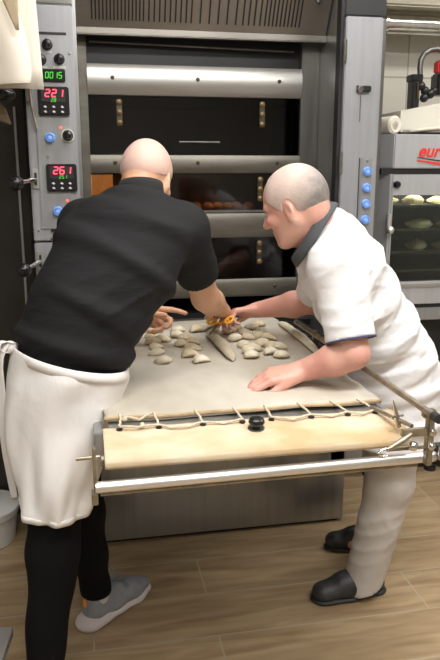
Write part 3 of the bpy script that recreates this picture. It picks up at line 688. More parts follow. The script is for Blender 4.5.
dr.box(XF, EX1, EY, EY + 0.04, 1.44, dz1); dr.box(XF, EX1, EY, EY + 0.04, dz0, 1.035); dr.box(XF, XF + 0.008, EY, EY + 0.04, 1.035, 1.44); dr.box(EX1 - 0.06, EX1, EY, EY + 0.04, 1.035, 1.44)
d = dr.build('door', 'oven_header', eo, bevel=0.002)
MB().box(XF, EX1, EY - 0.006, EY, 1.008, 1.025).build('door_trim', 'steel_bright', d)
MB().box(XF + 0.008, EX1 - 0.06, EY + 0.015, EY + 0.022, 1.03, 1.445).build('door_glass', 'proof_glass', d)
MB().lathe([(0.017, 0), (0.017, 0.008), (0.011, 0.02)], (1.413, EY, 1.488), (0, -1, 0), 20).build('door_knob', 'black_plastic', d, smooth=True)
MB().box(1.395, 1.41, EY - 0.004, EY, 1.475, 1.50).build('knob_plate', 'steel_dark', d)
MB().tube([(1.374, EY - 0.02, 1.355), (1.374, EY - 0.02, 1.29)], 0.012, 14).build('door_latch', 'rail_steel', d, smooth=True)
MB().ball((1.380, EY - 0.028, 1.283), 0.019, 16, 12).build('latch_ball', 'rail_steel', d, smooth=True)
MB().box(1.335, EX1, EY + 0.01, 3.74, 0.905, 0.925).build('lower_gap', 'black_void', eo)
MB().box(1.335, EX1, EY, 3.74, 0.845, 0.905).build('lower_bar', 'steel_panel', eo, bevel=0.003)
st = MB(); st.box(1.35, EX1 - 0.02, 3.10, 3.72, 0.10, 0.845); st.build('stand', 'black_metal', eo)
for x in (1.40, 1.75, 2.1): MB().lathe([(0.03, 0), (0.03, 0.02), (0.018, 0.025), (0.018, 0.1)], (x, 3.14, 0.0), (0, 0, 1), 14).build('foot', 'black_metal', eo, smooth=True)
# lamp in the chamber
MB().box(1.36, 1.375, 3.5, 3.6, 1.40, 1.50).build('chamber_lamp', 'lamp_body', eo)
pl = bpy.data.lights.new('chamber_lamp_light', 'POINT'); pl.energy = 5.0; pl.color = (1, 0.93, 0.75); pl.shadow_soft_size = 0.05
po = bpy.data.objects.new('chamber_lamp_light', pl); COL.objects.link(po); po.location = (1.62, 3.20, 1.50)
# lettering and swoosh
def text(s_, x, z, size, y, m, par, name='lettering'):
    c = bpy.data.curves.new(name, 'FONT'); c.body = s_; c.size = size; c.extrude = 0.0015; c.shear = 0.25; c.offset = 0.0015
    o = bpy.data.objects.new(name, c); COL.objects.link(o); o.rotation_euler = (R(90), 0, 0)
    bpy.context.view_layer.update(); me = bpy.data.meshes.new_from_object(o.evaluated_get(bpy.context.evaluated_depsgraph_get()))
    bpy.data.objects.remove(o); q = bpy.data.objects.new(name, me); COL.objects.link(q); me.materials.clear(); me.materials.append(MAT[m])
    me.transform(Matrix.Translation(Vector((x, y, z)) - wloc(par)) @ Matrix.Rotation(R(90), 4, 'X')); q.parent = par; return q
text('euro', 1.508, 1.613, 0.078, EY - 0.002, 'logo_red', hd)
for (dz, m, h0) in ((0, 'logo_red', 0.011), (0.011, 'logo_black', 0.005)):
    P0 = [(1.505, 1.600 + dz), (1.60, 1.588 + dz), (1.75, 1.578 + dz), (1.75, 1.578 + dz - h0 * 1.3), (1.60, 1.588 + dz - h0), (1.506, 1.600 + dz - h0 * .5)]
    MB().prism(P0, EY - 0.003, EY, 'y').build('swoosh', m, hd)
# trays and bread inside
random.seed(8)
names = ['top', 'second', 'third', 'lowest']
for k, z in enumerate((1.385, 1.27, 1.165, 1.075)):
    t = MB(); t.box(1.375, 2.18, 3.08, 3.66, z, z + 0.003); t.box(1.375, 2.18, 3.075, 3.082, z, z + 0.010)
    o = t.build('baking_tray', 'steel_fascia' if k else 'steel_dark'); tag(o, 'steel baking tray on the %s level inside the convection oven' % names[k], 'tray', 'trays in the convection oven')
    for i, (x, w_) in enumerate([[(1.45, .10), (1.60, .09), (1.74, .1)], [(1.42, .05), (1.64, .12), (1.80, .1)], [(1.42, .04), (1.63, .09), (1.78, .1)], []][k]):
        lo = MB(); n_ = 5
        pts_ = [Vector((x + (q / (n_ - 1) - .5) * w_ * 1.2, 3.22 + 0.02 * math.sin(q * 1.3 + i), z + 0.020 + 0.004 * math.sin(q * 2.1 + k))) for q in range(n_)]
        lo.tube(pts_, [0.006, 0.021, 0.030 + 0.006 * (i == 1), 0.022, 0.005], 14)
        o = lo.build('bread_loaf', 'pale_crust', smooth=True, origin=(x, 3.22, z + .003))
        tag(o, ['pale golden bread piece at the left end of the %s tray in the convection oven', 'pale golden bread piece in the middle of the %s tray in the convection oven', 'pale golden bread piece at the right of the %s tray in the convection oven'][i] % names[k], 'bread', 'bread in the convection oven')
# things on top of the second oven
cr = thing('canvas_roll', 'small rolled white cloth lying on top of the convection oven', 'cloth', (1.40, 3.14, ET))
MB().lathe([(0.006, 0), (0.008, 0.004), (0.032, 0.0), (0.041, 0.010), (0.039, 0.06), (0.032, 0.30), (0.01, 0.305)], (1.412, 3.06, ET + 0.042), (-0.35, 1, 0), 24).build('roll', 'towel_cream', cr, smooth=True)
MB().lathe([(0.010, 0), (0.012, 0.004), (0.018, 0.001), (0.016, 0.0)], (1.411, 3.058, ET + 0.042), (-0.35, 1, 0), 20).build('roll_end', 'canvas', cr, smooth=True)
cl = MB().grid([[(1.36 + 0.02 * math.sin(a * 0.5) + 0.0 * b, 3.2 + 0.05 * b, ET + 0.06 + 0.055 * math.sin(a * .5 + .5)) for b in range(4)] for a in range(6)]).build('folded_cloth', 'canvas', smooth=True, solid=0.006)
tag(cl, 'beige cloth fold standing beside the pillar behind the rolled cloth', 'cloth')
tb = thing('storage_tub', 'large cream plastic tub on top of the convection oven', 'tub', (1.9, 3.4, ET))
p = MB(); wl = 0.012
o_ = [(1.46, 3.12), (2.24, 3.12), (2.24, 3.62), (1.46, 3.62)]; H_ = [0.105, 0.25, 0.25, 0.105]
for i in range(4):
    a, b = o_[i], o_[(i + 1) % 4]; ia = (a[0] + (wl if a[0] < 1.8 else -wl), a[1] + (wl if a[1] < 3.3 else -wl)); ib = (b[0] + (wl if b[0] < 1.8 else -wl), b[1] + (wl if b[1] < 3.3 else -wl))
    za, zb_ = ET + 0.004 + H_[i], ET + 0.004 + H_[(i + 1) % 4]; z0 = ET + 0.004
    p.add([(*a, z0), (*b, z0), (*b, zb_), (*a, za), (*ia, z0), (*ib, z0), (*ib, zb_), (*ia, za)], [(0, 1, 2, 3), (7, 6, 5, 4), (3, 2, 6, 7), (0, 4, 5, 1), (1, 5, 6, 2), (0, 3, 7, 4)])
p.box(1.46, 2.24, 3.12, 3.62, ET + 0.002, ET + 0.014); p.build('tub_wall', 'cream_plastic', tb)
sh_ = MB().grid([[(1.47 + 0.07 * i, 3.025 + 0.028 * j, ET + 0.014 + 0.0055 * i + 0.004 * math.sin(i + j)) for j in range(4)] for i in range(11)]).build('folded_sheet', 'towel_cream', smooth=True, solid=0.012)
tag(sh_, 'flat folded white sheet lying in front of the cream tub', 'cloth')
# pump fitting with a flexible hose standing in the tub
pf = thing('pump_fitting', 'black pump fitting with a grey hose arching over it, inside the cream tub', 'pump', (1.70, 3.36, ET + 0.016))
def bk(u, v, Y):
    r = FW + RT * (u - 220) / 690 - UP * (v - 330) / 690; p_ = CM + r * (Y / r[1]); return Vector((float(p_[0]), float(p_[1]), float(p_[2])))
Yp = 3.4
c0 = bk(414, 90, Yp); zb0 = ET + 0.016
MB().box(c0.x - 0.022, c0.x + 0.018, Yp - 0.03, Yp + 0.03, zb0, bk(414, 76, Yp).z).build('pump_body', 'black_metal', pf, bevel=0.005)
MB().box(c0.x - 0.03, c0.x + 0.03, Yp - 0.035, Yp + 0.035, bk(414, 82, Yp).z, bk(414, 75, Yp).z).build('pump_cap', 'black_plastic', pf, bevel=0.004)
MB().tube([bk(u, v, Yp) for u, v in ((420, 82), (420, 68), (421, 60), (424, 54), (430, 50), (437, 49), (444, 51), (450, 58), (452, 70))], 0.014, 12).build('hose', 'steel_dark', pf, smooth=True)
for (u, v, s_) in ((421, 86, .022), (425, 91, .022), (430, 94, .024), (424, 98, .022), (434, 91, .02)): MB().ball(bk(u, v, Yp - 0.03), s_, 12, 8).build('valve', 'black_metal', pf, smooth=True)
MB().tube([bk(418, 82, Yp - .04), bk(418, 98, Yp - .04)], 0.0025, 8).build('wire', 'brass', pf, smooth=True)
MB().box(*sorted((bk(434, 80, Yp).x, bk(448, 80, Yp).x)), Yp - 0.04, Yp + 0.04, bk(440, 96, Yp).z, bk(440, 74, Yp).z).build('pump_motor', 'black_plastic', pf, bevel=0.008)
MB().box(*sorted((bk(435, 80, Yp).x, bk(448, 80, Yp).x)), Yp - 0.03, Yp + 0.03, bk(440, 74, Yp).z, bk(440, 61, Yp).z).build('motor_cover', 'red_plastic', pf, bevel=0.008)
# duct and pipe on the wall
du = MB().box(1.42, 2.98, 3.62, 3.93, 2.385, 2.70).build('ventilation_duct', 'duct_beige', bevel=0.01); tag(du, 'beige metal ventilation duct running along the top of the tiled wall', 'duct')
pp = thing('steel_pipe', 'thick shiny horizontal steel pipe under the beige duct', 'pipe', (2.0, 3.62, 2.1))
MB().tube([(1.50, 3.72, 2.315), (2.95, 3.72, 2.315)], 0.050, 24).build('pipe', 'chrome', pp, smooth=True)
MB().tube([(1.605, 3.72, 2.315), (1.62, 3.72, 2.315)], 0.062, 24).build('flange', 'chrome', pp, smooth=True)
MB().box(1.58, 1.60, 3.70, 3.95, 2.305, 2.325).build('pipe_hanger', 'steel_dark', pp)

# ------------------------------------------------------------------ things at the left edge
dc = thing('dark_oven_cabinet', 'dark steel oven cabinet standing left of the control column', 'cabinet', (-0.45, 3.3, 0))
MB().box(-0.72, -0.196, 3.02, 3.75, 0.03, 2.45).build('cabinet_body', 'black_metal', dc, bevel=0.006)
MB().box(-0.70, -0.215, 2.995, 3.02, 0.10, 2.40).build('cabinet_door', 'dark_brown_steel', dc, bevel=0.006)
MB().box(-0.262, -0.252, 2.985, 2.995, 0.12, 1.80).build('door_edge_strip', 'steel_panel', dc, bevel=0.002)
for x in (-0.66, -0.26): MB().lathe([(0.02, 0), (0.02, 0.03)], (x, 3.1, 0), (0, 0, 1), 12).build('foot', 'rubber', dc)
# hanging cloth (nearer than the oven)
hc = thing('hanging_cloth', 'cream canvas cloth hanging into view at the top left corner', 'cloth', (-0.30, 2.30, 1.8))
def edge(z):   # right silhouette
    pts = [(1.80, -0.142), (1.85, -0.136), (1.90, -0.139), (1.95, -0.150), (2.0, -0.163), (2.05, -0.178), (2.30, -0.215)]
    for (a, xa), (b, xb) in zip(pts, pts[1:]):
        if a <= z <= b: return xa + (xb - xa) * (z - a) / (b - a)
    return pts[-1][1]
g = []
for i in range(15):
    z = 1.806 + (2.30 - 1.806) * i / 14; row = []
    for j in range(25):
        t = j / 24; x = -0.46 + (edge(z) + 0.46) * t; row.append((x, 2.30 + 0.025 * math.sin(t * 9 + z * 5) * (1 - .3 * i / 14) + 0.05 * (t - .5) ** 2, z - 0.012 * (1 - t)))
    g.append(row)
MB().grid(g).build('front_layer', 'towel_cream', hc, smooth=True, solid=0.006, subsurf=1)
g = [[(-0.30 + (0.192 - 0.02 * i / 8) * j / 8 , 2.35 + 0.01 * math.sin(j), 1.80 + 0.5 * i / 8) for j in range(9)] for i in range(9)]
MB().grid(g).build('back_layer', 'towel_cream', hc, smooth=True, solid=0.006)
MB().grid([[(-0.225 + 0.010 * i + (0.060 - 0.010 * i) * j / 4, 2.262, 2.075 - 0.024 * i) for j in range(5)] for i in range(6)]).build('painted_fold_shade', 'towel_fold_shade', hc, smooth=True, solid=0.004)  # tan patch painting the shade inside the cloth's fold
MB().tube([(-0.48, 2.32, 2.33), (-0.15, 2.32, 2.33)], 0.012, 12).build('hanging_rail', 'steel_panel', hc, smooth=True)
MB().tube([(-0.32, 2.32, 2.33), (-0.32, 2.32, 2.95)], 0.006, 10).build('rail_rod', 'steel_panel', hc, smooth=True)
bb = thing('wooden_peel', 'brown wooden board hanging below the cream cloth', 'board', (-0.30, 2.5, 1.6))
MB().prism([(-0.42, 1.80), (-0.29, 1.80), (-0.245, 1.755), (-0.228, 1.70), (-0.245, 1.705), (-0.29, 1.72), (-0.42, 1.76)], 2.50, 2.53, 'y').build('blade_board', 'wood_brown', bb, bevel=0.004)
MB().ball((-0.245, 2.48, 1.795), (0.04, 0.03, 0.022), 14, 8).build('grip', 'black_plastic', bb, smooth=True)
MB().tube([(-0.40, 2.515, 1.78), (-0.40, 2.515, 2.95)], 0.008, 10).build('hanger_rod', 'steel_dark', bb, smooth=True)
# bucket
bx, by = -0.475, 2.84
bk_ = thing('white_bucket', 'low white plastic bucket on the floor behind the apron at the left edge', 'bucket', (bx, by, 0))
MB().lathe([(0.115, 0.0), (0.122, 0.004), (0.138, 0.13), (0.145, 0.132), (0.145, 0.15), (0.135, 0.15), (0.130, 0.14), (0.112, 0.02)], (bx, by, 0), (0, 0, 1), 40).build('bucket_wall', 'white_plastic', bk_, smooth=True)
MB().lathe([(0.140, 0), (0.149, 0.004), (0.149, 0.014), (0.13, 0.02)], (bx, by, 0.148), (0, 0, 1), 40).build('lid', 'white_plastic', bk_, smooth=True)
# metal bench corner
mt = thing('steel_bench', 'corner of a low steel bench at the bottom left edge', 'bench', (-0.42, 1.75, 0))
ZB = 0.30
def cz(u, v, z): return spot(u, v, z)
p1 = cz(13, 626, ZB); p2 = cz(0, 664, ZB)
MB().prism([p1, (p1[0] - 0.4, p1[1] + 0.03), (p1[0] - 0.45, p1[1] - 0.45), (p2[0] + (p2[0] - p1[0]) * 2, p2[1] + (p2[1] - p1[1]) * 2)], ZB - 0.03, ZB, 'z').build('bench_top', 'steel_bright', mt, bevel=0.003)
for x, y in ((p1[0] - 0.08, p1[1] - 0.04), (p1[0] - 0.35, p1[1] - 0.04), (p1[0] - 0.35, p1[1] - 0.3)):
    MB().box(x - 0.015, x + 0.015, y - 0.015, y + 0.015, 0, ZB - 0.03).build('leg', 'steel_panel', mt)

# ------------------------------------------------------------------ people
def frame(fwd, up):
    f = nrm(fwd); u = np.array(up, float); u = nrm(u - f * (u @ f)); l = np.cross(u, f); return f, u, l     # forward, up, left
def wrinkle(amp, dirs):
    def fn(X, Y, Z):
        d = 0
        for (kx, ky, kz, ph, a, wx) in dirs:
            q = X * kx + Y * ky + Z * kz + ph + wx * np.sin(X * 9 - Z * 7 + Y * 5); d = d + a * np.sin(q)
        return (amp * d)
    return fn
def head(F, c, fr, s=1.0, k=0.012, inf=0.0, cranium=False):
    f, u, l = fr; c = np.array(c); P = lambda a, b, d: c + s * (a * f + b * u + d * l); M = np.array([f, l, u])
    F.ell(P(-0.012, 0.030, 0), np.array((0.093, 0.076, 0.088)) * s + inf, M, 0.01)
    F.ell(P(0.018, 0.022, 0), np.array((0.076, 0.068, 0.080)) * s + inf, M, 0.02)
    F.ell(P(-0.035, 0.010, 0), np.array((0.068, 0.070, 0.070)) * s + inf, M, 0.02)
    if cranium: return
    F.ell(P(0.030, -0.040, 0), np.array((0.062, 0.058, 0.062)) * s, M, 0.03)           # face block
    F.ell(P(0.048, -0.080, 0), np.array((0.040, 0.042, 0.030)) * s, M, 0.03)           # jaw
    F.ell(P(0.076, -0.098, 0), np.array((0.020, 0.024, 0.017)) * s, M, 0.02)           # chin
    for d in (1, -1):
        F.cap(P(0.0, -0.045, .060 * d), P(0.06, -0.092, .030 * d), 0.016 * s, 0.016 * s, 0.03)   # jaw line
        F.ell(P(0.072, -0.022, .036 * d), np.array((0.022, 0.024, 0.018)) * s, M, 0.02)     # cheek
        F.cap(P(0.088, 0.020, .012 * d), P(0.078, 0.020, .044 * d), 0.009 * s, 0.008 * s, 0.014)  # brow
    for d in (1, -1): F.ell(P(0.094, 0.000, .031 * d), np.array((0.014, 0.016, 0.011)) * s, M, 0.012, 'cut')   # sockets
    F.cap(P(0.090, 0.010, 0), P(0.114, -0.028, 0), 0.008 * s, 0.012 * s, 0.010)           # nose
    for d in (1, -1): F.ell(P(0.100, -0.032, .010 * d), np.array((0.010, 0.008, 0.008)) * s, M, 0.006)
    F.cap(P(0.088, -0.058, .018), P(0.088, -0.058, -.018), 0.0075 * s, 0.0075 * s, 0.008)       # lips
    F.cap(P(0.085, -0.071, .014), P(0.085, -0.071, -.014), 0.008 * s, 0.008 * s, 0.008)
    for d in (1, -1):                                                             # ears
        e = P(0.000, -0.012, .077 * d); ef = nrm(f * 0.92 + l * d * -0.38); eu = nrm(u - 0.12 * f); en = np.cross(ef, eu); en = en if en @ l * d > 0 else -en
        ME = np.array([ef, en, eu]); F.ell(e, np.array((0.016, 0.007, 0.027)) * s, ME, 0.008)
        F.ell(e + ef * 0.001 * s + en * 0.008 * s + eu * 0.004 * s, np.array((0.010, 0.006, 0.016)) * s, ME, 0.005, 'cut')
        F.ell(e - eu * 0.023 * s, np.array((0.010, 0.007, 0.010)) * s, ME, 0.006)
def eyes(c, fr, s, parent):
    f, u, l = fr; c = np.array(c)
    for d in (1, -1):
        p = c + s * (0.0790 * f + 0.001 * u + d * .031 * l)
        e = MB().ball(p, 0.0115 * s, 16, 10).build('eye', 'eye_white', parent, smooth=True)
        MB().ball(p + f * 0.0075 * s - u * 0.002 * s, 0.0055 * s, 12, 8).build('iris', 'iris', e, smooth=True)
def hand(F, wr, fwd, back, side, curls, s=1.0, spread=0.10, thumb=(0.7, 0.25, 0.2), tcurl=0.35, wrad=0.026):
    """wr wrist, fwd to the knuckles, back = normal of the back of the hand, side = +1/-1 chooses where the thumb goes"""
    f = nrm(fwd); n = np.array(back, float); n = nrm(n - f * (n @ f)); t = np.cross(f, n) * side; w_ = np.array(wr, float); K = 0.010
    P = lambda a, b, c: w_ + s * (a * f + b * t + c * n)
    F.cap(P(-0.01, 0, 0), P(0.03, 0, 0), wrad * s, 0.024 * s, 0.02, flat=n, fs=0.75)
    offs = (0.030, 0.010, -0.010, -0.028); kn = (0.088, 0.092, 0.087, 0.078)
    for o_, kk in zip(offs, kn): F.cap(P(0.015, o_ * 0.6, 0), P(kk, o_, 0), 0.0165 * s, 0.0115 * s, 0.014, flat=n, fs=0.9)
    lens = ((0.043, 0.025, 0.020), (0.047, 0.029, 0.021), (0.043, 0.027, 0.020), (0.034, 0.020, 0.018))
    for i in range(4):
        p = P(kn[i], offs[i], 0); a = curls[i]; ang = 0; dl = nrm(f + t * spread * (1.5 - i))
        for j, L in enumerate(lens[i]):
            ang += a * (1, 1.1, 0.7)[j]; d_ = dl * math.cos(ang) - n * math.sin(ang); q = p + d_ * L * s
            r0 = (0.0098, 0.0088, 0.0080)[j] * s * (0.9 if i == 3 else 1); F.cap(p, q, r0, r0 * 0.9, 0.003 if j else 0.008); p = q
    p = P(0.022, 0.024, -0.006); d_ = nrm(f * thumb[0] + t * thumb[1] * 3 - n * thumb[2]); q = p + d_ * 0.040 * s; F.cap(p, q, 0.0150 * s, 0.0115 * s, 0.014)
    d2 = nrm(d_ + f * tcurl - n * tcurl * 0.4); p, q = q, q + d2 * 0.030 * s; F.cap(p, q, 0.0108 * s, 0.0098 * s, 0.005)
    d3 = nrm(d2 + f * tcurl * .6 - n * tcurl * 0.2); p, q = q, q + d3 * 0.023 * s; F.cap(p, q, 0.0098 * s, 0.0080 * s, 0.003)
HB = 0.0040

# ============ the man in the black polo shirt ============
M1 = thing('person', 'bald person in black polo shirt and white apron bending over the loader', 'person', (-0.05, 2.05, 0))
h1 = np.array((0.196, 2.20, 1.530)); S1 = 0.95; fr1 = frame((0.36, 0.72, -0.42), (0.18, 0.36, 1))
LAT1 = (0.94, -0.34, 0)
T1 = [((-0.095, 1.975, 0.86), .138, .115), ((-0.080, 1.975, 0.95), .142, .120), ((-0.045, 1.985, 1.06), .150, .125), ((0.020, 2.00, 1.17), .168, .13), ((0.090, 2.03, 1.29), .178, .118), ((0.135, 2.065, 1.385), .160, .092), ((0.155, 2.09, 1.435), .105, .07)]
S_R, E_R, W_R = (0.288, 2.085, 1.375), (0.402, 2.33, 1.120), (0.518, 2.615, 1.015)
S_L, E_L, W_L = (0.0, 2.20, 1.385), (0.04, 2.40, 1.13), (0.150, 2.56, 1.010)
LEGS1 = [((-0.09, 1.95, 0.86), (-0.130, 1.88, 0.48), (-0.175, 1.79, 0.09)), ((-0.06, 2.05, 0.86), (-0.055, 2.12, 0.47), (-0.012, 2.19, 0.10))]
F = Field((-0.36, 1.64, -0.01), (0.72, 2.92, 1.74), HB)
F.loft(T1, LAT1, 0.04, -0.012)
F.cap((0.150, 2.09, 1.43), h1 - 0.035 * fr1[0] - 0.045 * fr1[1], 0.060, 0.056, 0.03)
head(F, h1, fr1, S1)
for s_, e_, w_ in ((S_R, E_R, W_R), (S_L, E_L, W_L)):
    F.cap((0.14, 2.07, 1.37), s_, 0.07, 0.058, 0.04); F.cap(s_, e_, 0.056, 0.047, 0.03)
    mid = np.array(e_) * 0.7 + np.array(w_) * 0.3; F.cap(e_, mid, 0.047, 0.047, 0.02); F.cap(mid, w_, 0.047, 0.029, 0.02)
for hp_, kn_, an in LEGS1:
    F.cap(hp_, kn_, 0.082, 0.056, 0.04); F.cap(kn_, an, 0.055, 0.036, 0.03)
F.cap(LEGS1[1][2], (0.03, 2.24, 0.055), 0.036, 0.03, 0.02)
F.cap(LEGS1[0][2], (-0.14, 1.83, 0.05), 0.034, 0.03, 0.02)
hand(F, W_R, (0.12, 0.55, -0.10), (0.35, -0.10, 0.9), -1, (0.55, 0.75, 0.9, 1.0), 1.0, 0.06, (0.8, 0.14, 0.7), 0.5)
hand(F, W_L, (0.90, 0.0, 0.0), (0.0, 0.90, 0.35), 1, (0.22, 0.85, 1.10, 1.20), 1.22, 0.0, (1.0, 0.05, 0.5), 0.15, 0.033)
bd1 = F.build('body', 'skin_tan', M1)
eyes(h1, fr1, S1, M1)
F = Field(h1 - 0.13, h1 + 0.14, 0.0032); head(F, h1, fr1, S1, inf=0.0016, cranium=True)
f, u, l = fr1
F.plane(h1 + 0.055 * f, nrm(f - 0.25 * u)); F.plane(h1 - 0.010 * u - 0.03 * f, nrm(-u + 0.35 * f))
F.build('shaved_hair', 'shaved_hair', M1)
# polo shirt
TS = [((-0.064, 1.980, 0.99), .128, .128), ((-0.044, 1.985, 1.06), .152, .140), ((-0.004, 2.00, 1.17), .155, .136), ((0.085, 2.03, 1.29), .178, .122), ((0.140, 2.065, 1.385), .165, .10), ((0.155, 2.09, 1.455), .100, .075)]
F = Field((-0.36, 1.74, 0.88), (0.54, 2.44, 1.56), 0.0065)
F.loft(TS, LAT1, 0.05, 0.012)
F.cap((0.03, 2.05, 1.04), (0.08, 2.06, 1.20), 0.04, 0.07, 0.07)           # cloth hanging forward over the belly
F.cap((-0.03, 2.0, 1.0), (0.068, 2.02, 0.985), 0.09, 0.038, 0.05)
F.cap((0.16, 2.06, 1.37), S_R, 0.088, 0.080, 0.05)
sr2 = np.array(S_R) * .35 + np.array(E_R) * .65; F.cap(S_R, sr2, 0.080, 0.070, 0.03)
F.cap((0.12, 2.10, 1.37), S_L, 0.085, 0.075, 0.05); sl2 = np.array(S_L) * .4 + np.array(E_L) * .6; F.cap(S_L, sl2, 0.076, 0.072, 0.03)
dR = nrm(np.array(E_R) - np.array(S_R))
def polo_folds(X, Y, Z):
    d = 0
    for (kx, kz, ph, a, wx) in [(-52, 100, 0.3, 1, 1.2), (-84, 170, 1.9, .6, 1.5), (-20, 64, 2.2, .6, 1.0)]:
        q = X * kx + Z * kz + Y * 9 + ph + wx * np.sin(X * 9 - Z * 7 + Y * 5)
        m = 0.5 + 0.5 * np.sin(X * 15 + Z * 9 + ph * 3 + Y * 4)
        d = d + a * m * (1 - np.abs(np.sin(q * 0.5))) ** 2
    return -0.0050 * d * np.clip((1.36 - Z) / 0.15, 0, 1)
F.disp(polo_folds)
# cuff: hollow end
F.cap(np.array(S_R) + dR * 0.17, np.array(S_R) + dR * 0.40, 0.0535, 0.060, 0.0, 'cut')
dL = nrm(np.array(E_L) - np.array(S_L)); F.cap(np.array(S_L) + dL * 0.15, np.array(S_L) + dL * 0.40, 0.056, 0.060, 0.0, 'cut')
nk = np.array((0.168, 2.115, 1.468)); F.cap(nk, nk + 0.2 * nrm((0.1, 0.2, 1)), 0.065, 0.08, 0.0, 'cut')
# flat cuts at the cuffs (only beyond the shoulder area)
pr_ = np.array(S_R) + dR * 0.232
sl_, X, Y, Z = F._sub(pr_ - 0.13, pr_ + 0.16); d = (X - pr_[0]) * dR[0] + (Y - pr_[1]) * dR[1] + (Z - pr_[2]) * dR[2]; F.D[sl_] = np.maximum(F.D[sl_], np.where((X > 0.27), d, -1).astype(np.float32))
F.plane((0.10, 2.02, 0.955), (0.10, 0.0, -1))
shirt = F.build('polo_shirt', 'black_cotton', M1)
ring = []
for a in range(0, 361, 12):
    q = R(a); ring.append(nk + np.array((0.068 * math.cos(q), 0.064 * math.sin(q) - 0.004, 0.018 - 0.010 * math.cos(q) * .3 - 0.022 * math.sin(q))))
ax = nrm((0.12, 0.25, 1)); cb = MB().grid([[tuple(p + ax * hgt + (p - nk) * (-.10 * hgt / .04)) for hgt in (-0.022, -0.005, 0.012, 0.028)] for p in ring]).build('collar', 'black_collar', shirt, smooth=True, solid=0.005)
pr2 = np.array(S_R) + dR * 0.226
uu = nrm(np.cross(dR, (0, 0, 1))); vv = np.cross(dR, uu)
# trousers
F = Field((-0.36, 1.64, 0.0), (0.16, 2.36, 0.98), 0.0065)
F.loft(T1[:2], LAT1, 0.04, 0.006)
for (hp_, kn_, an), ra in zip(LEGS1, (0.084, 0.082)):
    F.cap(hp_, kn_, ra, 0.075, 0.04); F.cap(kn_, an, 0.075, 0.050, 0.03)
F.disp(wrinkle(0.003, [(8, 6, 34, 0.3, 1, 1.5), (20, 14, 12, 1, .5, 1.2)]))
F.plane((0, 0, 0.965), (0, 0, 1))
F.cap(np.array(LEGS1[1][2]) - (0.0, 0.0, 0.02), np.array(LEGS1[1][2]) - (-0.01, -0.01, 0.2), 0.042, 0.045, 0, 'cut')
sl_, X, Y, Z = F._sub((-0.1, 2.1, 0.0), (0.16, 2.36, 0.12)); F.D[sl_] = np.maximum(F.D[sl_], (0.112 - Z + 0 * X + 0 * Y).astype(np.float32))
sl_, X, Y, Z = F._sub((-0.36, 1.62, 0.0), (-0.04, 2.05, 0.07)); F.D[sl_] = np.maximum(F.D[sl_], (0.045 - Z + 0 * X + 0 * Y).astype(np.float32))
F.build('trousers', 'black_jersey', M1)
# apron
rowsA = [  # z-left, z-front, centre x, centre y, half width, half depth
    (1.072, 0.985, -0.053, 1.975, .158, .158), (1.04, 0.955, -0.060, 1.975, .162, .160), (0.98, 0.91, -0.080, 1.970, .160, .154), (0.90, 0.84, -0.092, 1.965, .158, .150), (0.82, 0.77, -0.104, 1.955, .144, .148),
    (0.73, 0.70, -0.110, 1.94, .128, .144), (0.66, 0.645, -0.114, 1.93, .114, .138), (0.618, 0.605, -0.118, 1.92, .106, .132)]
ap = []; NA = 72
def lerp_row(t):
    q = t * (len(rowsA) - 1); i = min(int(q), len(rowsA) - 2); e = q - i; return [a + (b - a) * e for a, b in zip(rowsA[i], rowsA[i + 1])]
for i in range(49):
    t = i / 48; zl, zf, cx, cy, hw, hd = lerp_row(t); row = []
    for j in range(NA + 1):
        th = R(186 + (448 - 186) * j / NA); wv = (0.002 + 0.006 * t) * math.sin(th * 7 + 1.5 * math.sin(t * 4)) + 0.003 * t * math.sin(th * 15 + t * 6) + 0.004 * math.sin(th * 4 + t * 11)
        wv *= min(1, t * 6)
        wv += 0.006 * math.exp(-((j - 50 + t * 14) / 3.0) ** 2) * math.sin(math.pi * t) + 0.005 * math.exp(-((j - 34 + t * 10) / 2.5) ** 2) * math.sin(math.pi * t)
        fx = (math.cos(th) + 1) / 2; z = zl + (zf - zl) * fx - 0.02 * t * max(0, -math.sin(th))
        ap.append((cx + (hw + wv) * math.cos(th), cy + (hd + wv) * math.sin(th), z))
G = [[ap[i * (NA + 1) + j] for j in range(NA + 1)] for i in range(49)]
apron = MB().grid(G).build('apron', 'apron_white', M1, smooth=True, solid=0.004)
wb = [[(lambda p, c: (c[0] + (p[0] - c[0]) * 1.022, c[1] + (p[1] - c[1]) * 1.022, p[2] + dz))(G[0][j], (-0.053, 1.975)) for dz in (0.004, -0.012, -0.026)] for j in range(NA + 1)]
MB().grid(wb).build('waistband', 'apron_white', apron, smooth=True, solid=0.0035)
hmm = [[(lambda p, c: (c[0] + (p[0] - c[0]) * 1.006, c[1] + (p[1] - c[1]) * 1.006, p[2] + dz))(G[48][j], (-0.116, 1.92)) for dz in (-0.001, 0.008, 0.016)] for j in range(NA + 1)]
MB().grid(hmm).build('hem', 'apron_white', apron, smooth=True, solid=0.003)
tk = np.array(G[0][0])
def ribbon(pts, w_, name, par, m):
    P = []
    for i, p in enumerate(pts):
        p = Vector(p); P.append([tuple(p + Vector((0.5 * w_ * c, -0.3 * w_ * c, 0.06 * w_ * c + 0.003 * math.sin(i + c * 3)))) for c in (-1, -.33, .33, 1)])
    return MB().grid(P).build(name, m, par, smooth=True, solid=0.004, subsurf=1)
ribbon([tk + (0.01, -0.01, 0.0), tk + (-0.012, -0.03, 0.022), tk + (-0.03, -0.035, 0.0), tk + (-0.045, -0.03, -0.05), tk + (-0.036, -0.02, -0.14), tk + (-0.048, -0.02, -0.26), tk + (-0.034, -0.015, -0.38), tk + (-0.026, -0.01, -0.47)], 0.024, 'apron_tie', apron, 'apron_white')
